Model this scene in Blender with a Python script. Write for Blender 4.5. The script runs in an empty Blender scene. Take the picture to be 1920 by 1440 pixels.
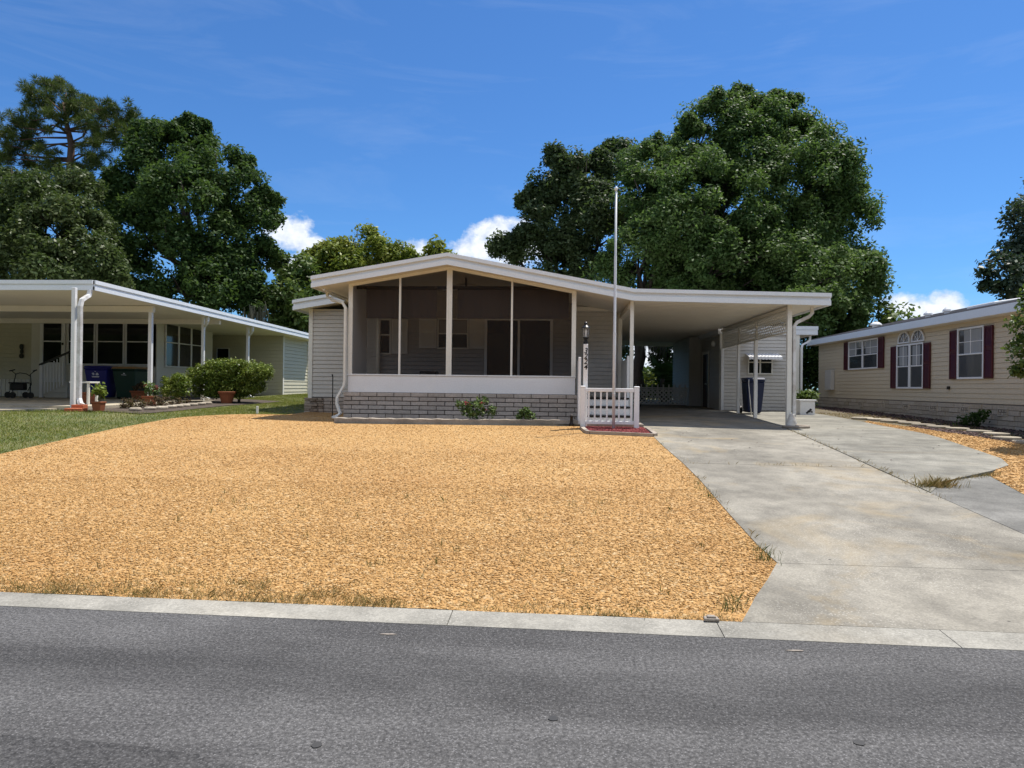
import bpy, bmesh, math, random
import numpy as np
from mathutils import Vector, Matrix
rnd = random.Random(7)
S = bpy.context.scene
COL = S.collection
PI = math.pi

# ------------------------------------------------------------------ materials
def nm(name):
    m = bpy.data.materials.new(name); m.use_nodes = True
    nt = m.node_tree
    return m, nt, nt.nodes['Principled BSDF'], nt.nodes['Material Output']

def N(nt, t, **kw):
    n = nt.nodes.new(t)
    for k, v in kw.items():
        if k in n.inputs: n.inputs[k].default_value = v
        else: setattr(n, k, v)
    return n

def noise(nt, co, scale, detail=4, rough=.6, dist=0):
    n = N(nt, 'ShaderNodeTexNoise'); n.inputs['Scale'].default_value = scale
    n.inputs['Detail'].default_value = detail; n.inputs['Roughness'].default_value = rough
    n.inputs['Distortion'].default_value = dist
    nt.links.new(co, n.inputs['Vector']); return n.outputs['Fac']

def ramp(nt, fac, stops):
    r = N(nt, 'ShaderNodeValToRGB'); e = r.color_ramp.elements
    while len(e) < len(stops): e.new(.5)
    for i, (p, c) in enumerate(stops):
        e[i].position = p
        e[i].color = (c, c, c, 1) if isinstance(c, (int, float)) else (*c, 1)
    nt.links.new(fac, r.inputs['Fac']); return r.outputs['Color']

def mix(nt, a, b, fac, mode='MIX'):
    m = N(nt, 'ShaderNodeMix', data_type='RGBA', blend_type=mode)
    def put(s, v):
        if isinstance(v, bpy.types.NodeSocket): nt.links.new(v, s)
        elif isinstance(v, (int, float)): s.default_value = v
        else: s.default_value = (*v, 1)
    if isinstance(fac, bpy.types.NodeSocket): nt.links.new(fac, m.inputs[0])
    else: m.inputs[0].default_value = fac
    put(m.inputs[6], a); put(m.inputs[7], b)
    return m.outputs[2]

def coords(nt, scale=(1, 1, 1)):
    t = N(nt, 'ShaderNodeTexCoord'); mp = N(nt, 'ShaderNodeMapping')
    mp.inputs['Scale'].default_value = scale
    g = N(nt, 'ShaderNodeNewGeometry')
    nt.links.new(g.outputs['Position'], mp.inputs['Vector'])
    return mp.outputs['Vector']

def bump(nt, bs, h, strength, dist=.01):
    b = N(nt, 'ShaderNodeBump'); b.inputs['Strength'].default_value = strength; b.inputs['Distance'].default_value = dist
    nt.links.new(h, b.inputs['Height']); nt.links.new(b.outputs['Normal'], bs.inputs['Normal'])

def paint(name, col, rough=.45, dirt=.12, dcol=(.35, .3, .22), scale=2.5, bmp=.03, spec=.4, metal=0):
    """painted or plastic surface with uneven weathering"""
    m, nt, bs, out = nm(name)
    co = coords(nt)
    n1 = noise(nt, co, scale, 5, .65); n2 = noise(nt, co, scale * 14, 3)
    f = ramp(nt, n1, [(.42, 0), (.75, 1)])
    mul = N(nt, 'ShaderNodeMath', operation='MULTIPLY'); nt.links.new(f, mul.inputs[0]); mul.inputs[1].default_value = dirt
    c = mix(nt, col, dcol, mul.outputs[0])
    c2 = mix(nt, c, ramp(nt, n2, [(.3, .9), (.7, 1.0)]), 1.0, 'MULTIPLY')
    nt.links.new(c2, bs.inputs['Base Color'])
    bs.inputs['Roughness'].default_value = rough; bs.inputs['Metallic'].default_value = metal
    bs.inputs['Specular IOR Level'].default_value = spec
    if bmp: bump(nt, bs, n2, bmp)
    return m

def island(name, stops, rough=.85, bscale=60, bmp=.3, pos_noise=None, spec=.3):
    """colour varies per separate piece (stones, bricks, chips)"""
    m, nt, bs, out = nm(name)
    g = N(nt, 'ShaderNodeNewGeometry'); co = coords(nt)
    c = ramp(nt, g.outputs['Random Per Island'], stops)
    n = noise(nt, co, bscale, 4)
    c = mix(nt, c, ramp(nt, n, [(.3, .72), (.7, 1.0)]), 1.0, 'MULTIPLY')
    if pos_noise:
        sc, dark = pos_noise
        n2 = noise(nt, co, sc, 5, .7)
        c = mix(nt, c, ramp(nt, n2, [(.3, dark), (.65, (1, 1, 1))]), 1.0, 'MULTIPLY')
    nt.links.new(c, bs.inputs['Base Color']); bs.inputs['Roughness'].default_value = rough
    bs.inputs['Specular IOR Level'].default_value = spec
    if bmp: bump(nt, bs, n, bmp)
    return m

def leafmat(name, stops, trans=.25, rough=.55, big=.35, tint=(.6, .75, .5), tcol=(.12, .2, .03)):
    m, nt, bs, out = nm(name)
    g = N(nt, 'ShaderNodeNewGeometry'); co = coords(nt)
    c = ramp(nt, g.outputs['Random Per Island'], stops)
    n = noise(nt, co, big, 3)
    c = mix(nt, c, ramp(nt, n, [(.35, tint), (.65, (1.15, 1.1, 1))]), 1.0, 'MULTIPLY')
    nt.links.new(c, bs.inputs['Base Color']); bs.inputs['Roughness'].default_value = rough
    bs.inputs['Specular IOR Level'].default_value = .18
    tr = N(nt, 'ShaderNodeBsdfTranslucent')
    tc = mix(nt, c, tcol, .5); nt.links.new(tc, tr.inputs['Color'])
    ms = N(nt, 'ShaderNodeMixShader'); ms.inputs[0].default_value = trans
    nt.links.new(bs.outputs[0], ms.inputs[1]); nt.links.new(tr.outputs[0], ms.inputs[2])
    nt.links.new(ms.outputs[0], out.inputs['Surface'])
    return m

M = {}
M['white'] = paint('white_paint', (.84, .84, .83), .4, .16, (.5, .45, .36))
M['vinyl'] = paint('white_vinyl', (.88, .88, .88), .35, .06)
M['fascia'] = paint('white_fascia', (.83, .865, .90), .38, .08, (.42, .4, .38))
M['soffit'] = paint('cream_soffit', (.84, .79, .69), .5, .1, (.45, .4, .3))
M['roof'] = paint('white_roof_coating', (.74, .74, .73), .6, .25, (.4, .38, .34))
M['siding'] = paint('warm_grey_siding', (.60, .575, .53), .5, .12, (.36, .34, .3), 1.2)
M['siding_porch'] = paint('shaded_porch_siding', (.42, .40, .375), .5, .12, (.3, .28, .25), 1.2)  # darker copy of the grey siding, porch shade put into the colour
M['siding_tan'] = paint('pale_olive_siding', (.60, .565, .43), .5, .16, (.34, .34, .24), 1.2)
M['siding_peach'] = paint('peach_tan_siding', (.69, .585, .42), .5, .08, (.45, .38, .3), 1.2)
M['wall_white'] = paint('off_white_panel', (.74, .72, .64), .55, .1)
M['trim'] = paint('cream_trim', (.82, .80, .73), .45, .1)
M['stained'] = paint('stained_white_metal', (.80, .80, .79), .45, .75, (.34, .28, .2), 3.5)
M['kick'] = paint('white_kick_panel', (.87, .87, .88), .4, .07)
M['shutter_grey'] = paint('pale_grey_shutter', (.78, .76, .72), .5, .08)
M['shutter_red'] = paint('maroon_shutter', (.075, .008, .014), .5, .1, (.03, .01, .01), 6)
M['black'] = paint('black_plastic', (.015, .015, .016), .4, .1, (.06, .06, .06))
M['darkmetal'] = paint('dark_bronze_metal', (.03, .025, .022), .4, .1, (.08, .06, .05), metal=.6)
M['shade'] = paint('brown_shade_cloth', (.082, .062, .052), .8, .15, (.05, .035, .03), 1.5)
M['navy'] = paint('navy_bin_plastic', (.012, .022, .07), .42, .1, (.05, .05, .06))
M['blue'] = paint('blue_bin_plastic', (.018, .02, .19), .45, .1, (.03, .03, .08))
M['green'] = paint('dark_green_bin_plastic', (.012, .045, .032), .45, .15, (.03, .04, .03))
M['tan_lid'] = paint('tan_bin_lid', (.33, .19, .075), .5, .15)
M['terra'] = paint('terracotta', (.27, .085, .035), .75, .25, (.16, .06, .03), 8, .15)
M['redbrick'] = island('red_clay_brick', [(0, (.42, .10, .045)), (1, (.55, .17, .08))])
M['chrome'] = paint('galvanised_metal', (.66, .68, .70), .5, .12, (.5, .5, .48), metal=0)
M['ball'] = paint('white_finial', (.85, .85, .82), .3, .05)
M['brown_door'] = paint('dark_brown_door', (.06, .022, .012), .45, .1)
M['red_emblem'] = paint('white_emblem', (.75, .76, .8), .5, .05)
M['shingle'] = island('grey_roof_shingle', [(0, (.2, .19, .185)), (1, (.32, .3, .29))], .9)
M['bark'] = paint('bark', (.075, .058, .045), .9, .5, (.03, .025, .02), 5, .6)
M['pinebark'] = paint('pine_bark', (.13, .075, .055), .9, .5, (.06, .04, .03), 6, .6)
M['stem'] = paint('green_stem', (.06, .07, .025), .7, .2)
M['moss'] = paint('grey_green_moss', (.06, .065, .045), .95, .3)

def glassmat(name, col, rough=.06, spec=.5):
    m, nt, bs, out = nm(name)
    bs.inputs['Base Color'].default_value = (*col, 1); bs.inputs['Roughness'].default_value = rough
    bs.inputs['Specular IOR Level'].default_value = spec
    co = coords(nt); bump(nt, bs, noise(nt, co, 1.6, 2), .02, .05)
    return m
M['glass'] = glassmat('dark_window_glass', (.012, .013, .014))
M['glass_grey'] = glassmat('curtained_window_glass', (.05, .055, .06), .08, .6)
M['blind'] = paint('pale_blind', (.30, .29, .27), .6, .05)
M['curtain'] = paint('white_curtain', (.34, .35, .35), .7, .1)
def clearglass():
    m, nt, bs, out = nm('clear_lantern_glass')
    bs.inputs['Base Color'].default_value = (.9, .9, .9, 1); bs.inputs['Roughness'].default_value = .05
    tr = N(nt, 'ShaderNodeBsdfTransparent'); ms = N(nt, 'ShaderNodeMixShader'); ms.inputs[0].default_value = .16
    nt.links.new(tr.outputs[0], ms.inputs[1]); nt.links.new(bs.outputs[0], ms.inputs[2]); nt.links.new(ms.outputs[0], out.inputs['Surface'])
    return m
M['clear'] = clearglass()
def screenmat():
    m, nt, bs, out = nm('dark_insect_screen')
    bs.inputs['Base Color'].default_value = (.03, .022, .018, 1); bs.inputs['Roughness'].default_value = .8; bs.inputs['Specular IOR Level'].default_value = .2
    tr = N(nt, 'ShaderNodeBsdfTransparent'); ms = N(nt, 'ShaderNodeMixShader'); ms.inputs[0].default_value = .45
    nt.links.new(tr.outputs[0], ms.inputs[1]); nt.links.new(bs.outputs[0], ms.inputs[2]); nt.links.new(ms.outputs[0], out.inputs['Surface'])
    return m
M['screen'] = screenmat()

M['block'] = island('split_face_block', [(0, (.45, .385, .33)), (.5, (.53, .46, .40)), (1, (.60, .515, .445))], .9, 22, .35)
M['block_pale'] = island('pale_skirting_block', [(0, (.50, .42, .31)), (.5, (.57, .48, .37)), (1, (.62, .54, .43))], .9, 18, .4)
M['mortar'] = paint('dark_mortar', (.13, .11, .095), .95, .2)
M['mortar_pale'] = paint('pale_mortar', (.2, .17, .14), .95, .2)
M['stack'] = island('rough_ledge_stone', [(0, (.22, .17, .13)), (.5, (.36, .29, .23)), (1, (.5, .43, .36))], .95, 16, .6)

def concrete(name, base, specks=True, stain=.5, streak=(1, 1, 1), rust=0.0):
    m, nt, bs, out = nm(name)
    co = coords(nt); cs = coords(nt, streak)
    big = noise(nt, cs, .55, 6, .62, .4); med = noise(nt, co, 3.2, 5, .65); fine = noise(nt, co, 55, 3, .7)
    b = Vector(base)
    c = mix(nt, b * .68, b * 1.06, ramp(nt, big, [(.36, 0), (.58, 1)]))
    c = mix(nt, c, ramp(nt, med, [(.34, .74), (.62, 1.06)]), 1.0, 'MULTIPLY')
    c = mix(nt, c, ramp(nt, fine, [(.3, .74), (.7, 1.16)]), 1.0, 'MULTIPLY')
    if rust:
        rn = noise(nt, cs, .75, 5, .6, .8)
        f = ramp(nt, rn, [(.53, 0), (.70, rust)])
        c = mix(nt, c, (.37, .275, .14), f)
    if specks:
        v = N(nt, 'ShaderNodeTexVoronoi'); v.inputs['Scale'].default_value = 44; nt.links.new(co, v.inputs['Vector'])
        sp = ramp(nt, v.outputs['Distance'], [(.14, .55), (.32, 0)])
        gate = ramp(nt, noise(nt, co, 1.1, 3), [(.42, 0.15), (.6, 1)])
        mm = N(nt, 'ShaderNodeMath', operation='MULTIPLY'); nt.links.new(sp, mm.inputs[0]); nt.links.new(gate, mm.inputs[1])
        c = mix(nt, c, (.52, .49, .43), mm.outputs[0])
        dk = N(nt, 'ShaderNodeTexVoronoi'); dk.inputs['Scale'].default_value = 2.3; nt.links.new(co, dk.inputs['Vector'])
        c = mix(nt, c, (.05, .045, .04), ramp(nt, dk.outputs['Distance'], [(.018, .85), (.035, 0)]))
    nt.links.new(c, bs.inputs['Base Color']); bs.inputs['Roughness'].default_value = .9
    bs.inputs['Specular IOR Level'].default_value = .25
    bump(nt, bs, fine, .25, .006)
    return m
M['conc'] = concrete('driveway_concrete', (.298, .274, .224), True, rust=.5)
M['conc_side'] = concrete('side_slab_concrete', (.295, .28, .235), False, streak=(.5, 2.2, 1), rust=.15)
M['conc_low'] = concrete('lower_slab_concrete', (.27, .26, .232), False, streak=(.6, 1.6, 1))
M['curb'] = concrete('curb_concrete', (.36, .34, .29), True, rust=.1)
M['edge'] = concrete('mottled_edging_concrete', (.40, .345, .285), False)
M['slabl'] = concrete('pale_slab_concrete', (.46, .40, .30), False)
M['stepstone'] = concrete('stepping_stone_concrete', (.46, .40, .31), False)

def asphalt(name='worn_asphalt', k=1.0):
    m, nt, bs, out = nm(name)
    co = coords(nt); cs = coords(nt, (.28, 1.5, 1))
    big = noise(nt, cs, .8, 5, .6, .5); med = noise(nt, co, 2.3, 5, .7); fine = noise(nt, co, 48, 3, .85)
    c = mix(nt, (.060, .0575, .055), (.097, .0935, .0895), ramp(nt, big, [(.36, 0), (.58, 1)]))
    c = mix(nt, c, ramp(nt, med, [(.3, .85), (.65, 1.08)]), 1.0, 'MULTIPLY')
    c = mix(nt, c, ramp(nt, fine, [(.30, .35), (.5, 1.0), (.68, 2.0)]), 1.0, 'MULTIPLY')
    v = N(nt, 'ShaderNodeTexVoronoi'); v.inputs['Scale'].default_value = 62; nt.links.new(co, v.inputs['Vector'])
    c = mix(nt, c, (.30, .29, .285), ramp(nt, v.outputs['Distance'], [(.14, .5), (.30, 0)]))
    sx = N(nt, 'ShaderNodeSeparateXYZ'); nt.links.new(co, sx.inputs[0])
    wob = noise(nt, coords(nt, (.35, .8, 1)), 1.0, 5, .65)
    ad = N(nt, 'ShaderNodeMath', operation='MULTIPLY_ADD'); nt.links.new(wob, ad.inputs[0]); ad.inputs[1].default_value = 1.5; nt.links.new(sx.outputs[1], ad.inputs[2])
    for cy_, hw in ((4.45, .26), (2.85, .22)):
        ds = N(nt, 'ShaderNodeMath', operation='SUBTRACT'); nt.links.new(ad.outputs[0], ds.inputs[0]); ds.inputs[1].default_value = cy_
        ab = N(nt, 'ShaderNodeMath', operation='ABSOLUTE'); nt.links.new(ds.outputs[0], ab.inputs[0])
        c = mix(nt, c, ramp(nt, ab.outputs[0], [(hw * .3, .70), (hw * 1.6, 1.0)]), 1.0, 'MULTIPLY')
    c = mix(nt, c, (k, k, k), 1.0, 'MULTIPLY')
    nt.links.new(c, bs.inputs['Base Color']); bs.inputs['Roughness'].default_value = .85
    bs.inputs['Specular IOR Level'].default_value = .3
    bump(nt, bs, fine, .5, .008)
    return m
M['asphalt'] = asphalt()
M['tar'] = paint('tar', (.042, .041, .04), .7, .1)
M['darkasphalt'] = asphalt('dark_asphalt', .68)

GRAV = [(0, (.50, .275, .092)), (.25, (.565, .322, .105)), (.6, (.615, .362, .128)), (.85, (.645, .405, .165)), (1, (.69, .49, .25))]
M['stones'] = island('orange_landscape_stone', GRAV, .8, 25, .25, (.5, (.86, .80, .74)))
def gravelbase():
    m, nt, bs, out = nm('gravel_bed_base')
    co = coords(nt)
    v = N(nt, 'ShaderNodeTexVoronoi'); v.inputs['Scale'].default_value = 34; nt.links.new(co, v.inputs['Vector'])
    sep = N(nt, 'ShaderNodeSeparateColor'); nt.links.new(v.outputs['Color'], sep.inputs[0])
    c = ramp(nt, sep.outputs[0], GRAV)
    c = mix(nt, c, ramp(nt, v.outputs['Distance'], [(.25, 1.0), (.62, .7)]), 1.0, 'MULTIPLY')
    c = mix(nt, c, ramp(nt, noise(nt, co, .5, 5, .7), [(.3, (.86, .80, .74)), (.65, (1, 1, 1))]), 1.0, 'MULTIPLY')
    nt.links.new(c, bs.inputs['Base Color']); bs.inputs['Roughness'].default_value = .9
    inv = N(nt, 'ShaderNodeMath', operation='SUBTRACT'); inv.inputs[0].default_value = 1; nt.links.new(v.outputs['Distance'], inv.inputs[1])
    bump(nt, bs, inv.outputs[0], .8, .02)
    return m
M['gravelbase'] = gravelbase()
M['redchip'] = island('red_mulch_chip', [(0, (.10, .012, .014)), (.6, (.21, .03, .035)), (1, (.36, .09, .08))], .85)
M['darkchip'] = island('dark_purple_mulch_chip', [(0, (.05, .03, .028)), (.6, (.14, .085, .08)), (1, (.26, .19, .16))], .9)
def soil(name, a, b, sc=4):
    m, nt, bs, out = nm(name); co = coords(nt)
    c = mix(nt, a, b, ramp(nt, noise(nt, co, sc, 6, .7), [(.35, 0), (.65, 1)]))
    c = mix(nt, c, ramp(nt, noise(nt, co, 45, 3, .8), [(.3, .5), (.7, 1.2)]), 1.0, 'MULTIPLY')
    nt.links.new(c, bs.inputs['Base Color']); bs.inputs['Roughness'].default_value = .95
    bump(nt, bs, noise(nt, co, 30, 4), .6, .02)
    return m
M['soil'] = soil('garden_soil', (.05, .035, .025), (.12, .09, .065))
M['ground'] = soil('grassy_ground', (.07, .085, .025), (.15, .15, .06), .8)
M['lawn'] = soil('lawn_turf', (.085, .115, .028), (.19, .18, .07), 1.3)
M['drysoil'] = soil('dry_side_strip', (.10, .075, .05), (.2, .17, .10), 2.5)
M['redsoil'] = soil('red_mulch_base', (.07, .01, .012), (.15, .022, .025), 9)
M['blade'] = leafmat('grass_blade', [(0, (.16, .20, .035)), (.55, (.26, .29, .065)), (.85, (.30, .29, .10)), (1, (.44, .37, .18))], .3, .6, 1.2, (.75, .8, .7), (.2, .25, .04))
M['weed'] = leafmat('dry_weed_blade', [(0, (.14, .15, .04)), (.3, (.27, .22, .08)), (.7, (.42, .30, .13)), (1, (.55, .42, .22))], .2, .7, 2, (.85, .85, .85), (.3, .25, .1))
M['weedgreen'] = leafmat('green_weed_blade', [(0, (.06, .09, .03)), (1, (.14, .17, .06))], .2, .6, 2)
M['oak'] = leafmat('oak_leaf', [(0, (.064, .112, .034)), (.5, (.086, .145, .044)), (.85, (.12, .182, .064)), (1, (.165, .22, .105))], .42, .5, .35, (.65, .75, .62))
M['oak_dark'] = leafmat('dark_oak_leaf', [(0, (.034, .068, .02)), (.6, (.052, .095, .026)), (1, (.08, .13, .04))], .36, .6, .4, (.65, .75, .65))
M['oak_grey'] = leafmat('grey_green_leaf', [(0, (.045, .07, .028)), (.6, (.066, .096, .04)), (1, (.11, .14, .07))], .32, .55, .4, (.75, .8, .75))
M['shrubtree'] = leafmat('olive_leaf', [(0, (.048, .07, .023)), (.6, (.074, .10, .034)), (1, (.12, .145, .058))], .25, .45, .5, (.7, .8, .7))
M['yellowgreen'] = leafmat('yellow_green_leaf', [(0, (.10, .14, .022)), (.5, (.19, .23, .04)), (1, (.30, .31, .08))], .3, .45, .5, (.65, .8, .6), (.3, .35, .04))
M['lightleaf'] = leafmat('light_green_leaf', [(0, (.05, .085, .024)), (.6, (.09, .14, .035)), (1, (.17, .21, .08))], .3, .42, .6, (.7, .8, .7), (.2, .3, .04))
M['blueleaf'] = leafmat('blue_green_leaf', [(0, (.024, .038, .03)), (.6, (.045, .065, .05)), (1, (.12, .15, .13))], .2, .45, .6)
M['pine'] = leafmat('pine_needle', [(0, (.045, .07, .016)), (.6, (.09, .12, .028)), (1, (.18, .19, .06))], .2, .5, .4, (.7, .8, .7))
M['hedge'] = leafmat('hedge_leaf', [(0, (.07, .11, .018)), (.5, (.15, .20, .03)), (1, (.30, .34, .10))], .25, .35, 1.5, (.75, .85, .7), (.2, .26, .03))
M['rose'] = leafmat('rose_leaf', [(0, (.06, .11, .03)), (.6, (.13, .20, .06)), (1, (.28, .34, .18))], .25, .4, 4, (.8, .85, .8))
M['flower'] = leafmat('red_bloom', [(0, (.38, .02, .05)), (1, (.55, .12, .16))], .3, .6, 4, (.9, .9, .9), (.5, .05, .08))
M['bronzeleaf'] = leafmat('bronze_foliage', [(0, (.05, .03, .022)), (.6, (.10, .06, .035)), (1, (.16, .12, .06))], .2, .6, 4, (.8, .8, .8))
M['far'] = leafmat('far_foliage', [(0, (.035, .06, .02)), (1, (.10, .13, .045))], .2, .6, .1, (.7, .8, .7))

# ------------------------------------------------------------------ building blocks
ORG = {}
def props(o, label=None, cat=None, group=None, kind=None):
    if label: o['label'] = label
    if cat: o['category'] = cat
    if group: o['group'] = group
    if kind: o['kind'] = kind
    return o
def thing(name, label, cat, loc=(0, 0, 0), group=None):
    o = bpy.data.objects.new(name, None); o.empty_display_size = .2
    COL.objects.link(o); o.location = loc; ORG[o.name] = Vector(loc)
    return props(o, label, cat, group)

class MB:
    def __init__(s): s.v = []; s.f = []; s.u = []
    def add(s, vs, fs):
        b = len(s.v); s.v.extend([tuple(p) for p in vs]); s.f.extend([tuple(b + i for i in f) for f in fs]); return s
    def hexa(s, p):   # 8 points: bottom ring 0-3, top ring 4-7
        return s.add(p, [(3, 2, 1, 0), (4, 5, 6, 7), (0, 1, 5, 4), (1, 2, 6, 5), (2, 3, 7, 6), (3, 0, 4, 7)])
    def box(s, x0, x1, y0, y1, z0, z1):
        return s.hexa([(x0, y0, z0), (x1, y0, z0), (x1, y1, z0), (x0, y1, z0), (x0, y0, z1), (x1, y0, z1), (x1, y1, z1), (x0, y1, z1)])
    def obox(s, F, u0, u1, w0, w1, z0, z1):
        P = F
        return s.hexa([P(u0, w0, z0), P(u1, w0, z0), P(u1, w1, z0), P(u0, w1, z0), P(u0, w0, z1), P(u1, w0, z1), P(u1, w1, z1), P(u0, w1, z1)])
    def tube(s, pts, r, n=8, caps=True, squash=None):
        pts = [Vector(p) for p in pts]; m = len(pts)
        rs = r if isinstance(r, (list, tuple)) else [r] * m
        ref = None; rings = []; vs = []; fs = []
        for i, p in enumerate(pts):
            t = (pts[min(i + 1, m - 1)] - pts[max(i - 1, 0)]).normalized()
            if ref is None:
                a = Vector((0, 1, 0)) if abs(t.y) < .8 else Vector((1, 0, 0))
                ref = (a - t * a.dot(t)).normalized()
            else: ref = (ref - t * ref.dot(t)).normalized()
            q = t.cross(ref)
            for k in range(n):
                an = 2 * PI * (k + .5) / n
                vs.append(p + (ref * math.cos(an) + q * math.sin(an)) * rs[i])
        for i in range(m - 1):
            for k in range(n):
                k2 = (k + 1) % n
                fs.append((i * n + k, i * n + k2, (i + 1) * n + k2, (i + 1) * n + k))
        if caps: fs.append(tuple(range(n))[::-1]); fs.append(tuple((m - 1) * n + k for k in range(n)))
        return s.add(vs, fs)
    def lathe(s, c, prof, n=20):
        vs = []; fs = []
        for (r, z) in prof:
            for k in range(n):
                a = 2 * PI * k / n; vs.append((c[0] + r * math.cos(a), c[1] + r * math.sin(a), c[2] + z))
        for i in range(len(prof) - 1):
            for k in range(n):
                k2 = (k + 1) % n; fs.append((i * n + k, i * n + k2, (i + 1) * n + k2, (i + 1) * n + k))
        fs.append(tuple(range(n))[::-1]); fs.append(tuple((len(prof) - 1) * n + k for k in range(n)))
        return s.add(vs, fs)
    def prism(s, pts, d):     # polygon pts extruded by vector d
        n = len(pts); d = Vector(d); a = [Vector(p) for p in pts]; b = [p + d for p in a]
        return s.add(a + b, [tuple(range(n)), tuple(range(2 * n - 1, n - 1, -1))] + [(i, i + n, (i + 1) % n + n, (i + 1) % n) for i in range(n)])
    def siding(s, F, u0, u1, z0, z1, pitch=.113, dep=.016, g=.015):
        z = z0
        while z < z1 - .004:
            zt = min(z + pitch, z1)
            s.add([F(u0, dep, z + g), F(u1, dep, z + g), F(u1, .0, zt), F(u0, .0, zt), F(u0, -.012, z + g), F(u1, -.012, z + g), F(u0, -.012, z), F(u1, -.012, z), F(u0, 0, z), F(u1, 0, z)],
                  [(0, 1, 2, 3), (4, 5, 1, 0), (6, 7, 5, 4), (8, 9, 7, 6)])
            z += pitch
        s.add([F(u0, -.02, z0), F(u1, -.02, z0), F(u1, -.06, z0), F(u0, -.06, z0), F(u0, -.02, z1), F(u1, -.02, z1), F(u1, -.06, z1), F(u0, -.06, z1)],
              [(3, 2, 1, 0), (4, 5, 6, 7), (1, 2, 6, 5), (2, 3, 7, 6), (3, 0, 4, 7)])
        return s
    def bricks(s, F, u0, u1, z0, rows, bw, bh, gap=.017, dep=.05, rag=.006):
        for r in range(rows):
            u = u0 - (bw / 2 if r % 2 else 0)
            while u < u1 - .02:
                a = max(u, u0); b = min(u + bw - gap, u1)
                if b - a > .03:
                    j = rnd.uniform(-rag, rag)
                    s.obox(F, a, b, -.02, dep + j, z0 + r * bh, z0 + r * bh + bh - gap)
                u += bw
        return s
    def build(s, name, mat, parent=None, smooth=False, bevel=0, label=None, cat=None, group=None, kind=None, loc=None):
        org = ORG.get(parent.name, Vector()) if parent else (Vector(loc) if loc else Vector())
        me = bpy.data.meshes.new(name)
        me.from_pydata([tuple(Vector(p) - org) for p in s.v], [], s.f)
        bm = bmesh.new(); bm.from_mesh(me)
        bmesh.ops.recalc_face_normals(bm, faces=bm.faces)
        if bevel:
            ed = [e for e in bm.edges if len(e.link_faces) == 2 and e.calc_face_angle(0) > .6]
            bmesh.ops.bevel(bm, geom=ed, offset=bevel, segments=1, affect='EDGES', clamp_overlap=True)
        bm.to_mesh(me); bm.free()
        if smooth:
            for p in me.polygons: p.use_smooth = True
        me.materials.append(mat)
        o = bpy.data.objects.new(name, me); COL.objects.link(o)
        ORG[o.name] = org
        if parent: o.parent = parent
        elif loc: o.location = loc
        return props(o, label, cat, group, kind)

def frame(o, d):
    """local wall frame: u along d, w outward (to the right of d), z up"""
    o = Vector((o[0], o[1], 0)); d = Vector((d[0], d[1], 0)).normalized(); n = Vector((d.y, -d.x, 0))
    return lambda u, w, z: o + d * u + n * w + Vector((0, 0, z))

def npmesh(name, V, Fc, mat, parent=None, smooth=False, loc=None, **kw):
    """V (n,3) array, Fc (m,k) array of equal-sided faces"""
    org = ORG.get(parent.name, Vector()) if parent else (Vector(loc) if loc else Vector())
    V = np.asarray(V, np.float64) - np.array(org)
    me = bpy.data.meshes.new(name); k = Fc.shape[1]
    me.vertices.add(len(V)); me.vertices.foreach_set('co', V.astype(np.float32).ravel())
    me.loops.add(Fc.size); me.loops.foreach_set('vertex_index', Fc.astype(np.int32).ravel())
    me.polygons.add(len(Fc)); me.polygons.foreach_set('loop_start', np.arange(0, Fc.size, k, dtype=np.int32))
    if smooth: me.polygons.foreach_set('use_smooth', np.ones(len(Fc), bool))
    me.update(calc_edges=True); me.materials.append(mat)
    o = bpy.data.objects.new(name, me); COL.objects.link(o); ORG[o.name] = org
    if parent: o.parent = parent
    elif loc: o.location = loc
    return props(o, **kw)

# ------------------------------------------------------------------ terrain
def ss(t):
    t = np.clip(t, 0, 1); return t * t * (3 - 2 * t)
def zg(x, y):
    x = np.asarray(x, float); y = np.asarray(y, float)
    t = np.clip((y - 4.87) / 10.3, 0, 1); z = .72 * (t + .2 * t * (1 - t))
    z = z + .015 * np.clip(y - 15.2, 0, 15)
    z = z + .14 * ss((-x - 5) / 6) * ss((y - 6) / 9)
    z = z - .05 * ss((x - 1) / 4) * ss((y - 8) / 8) * (1 - ss((y - 17) / 4))
    z = z - .05 * ss((-x - 5) / 1.2) * ss((x + 8.2) / 1.2) * ss((y - 16.5) / 1.5) * ss((23 - y) / 2)
    return z
def Z(x, y, d=0.): return float(zg(x, y)) + d

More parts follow.
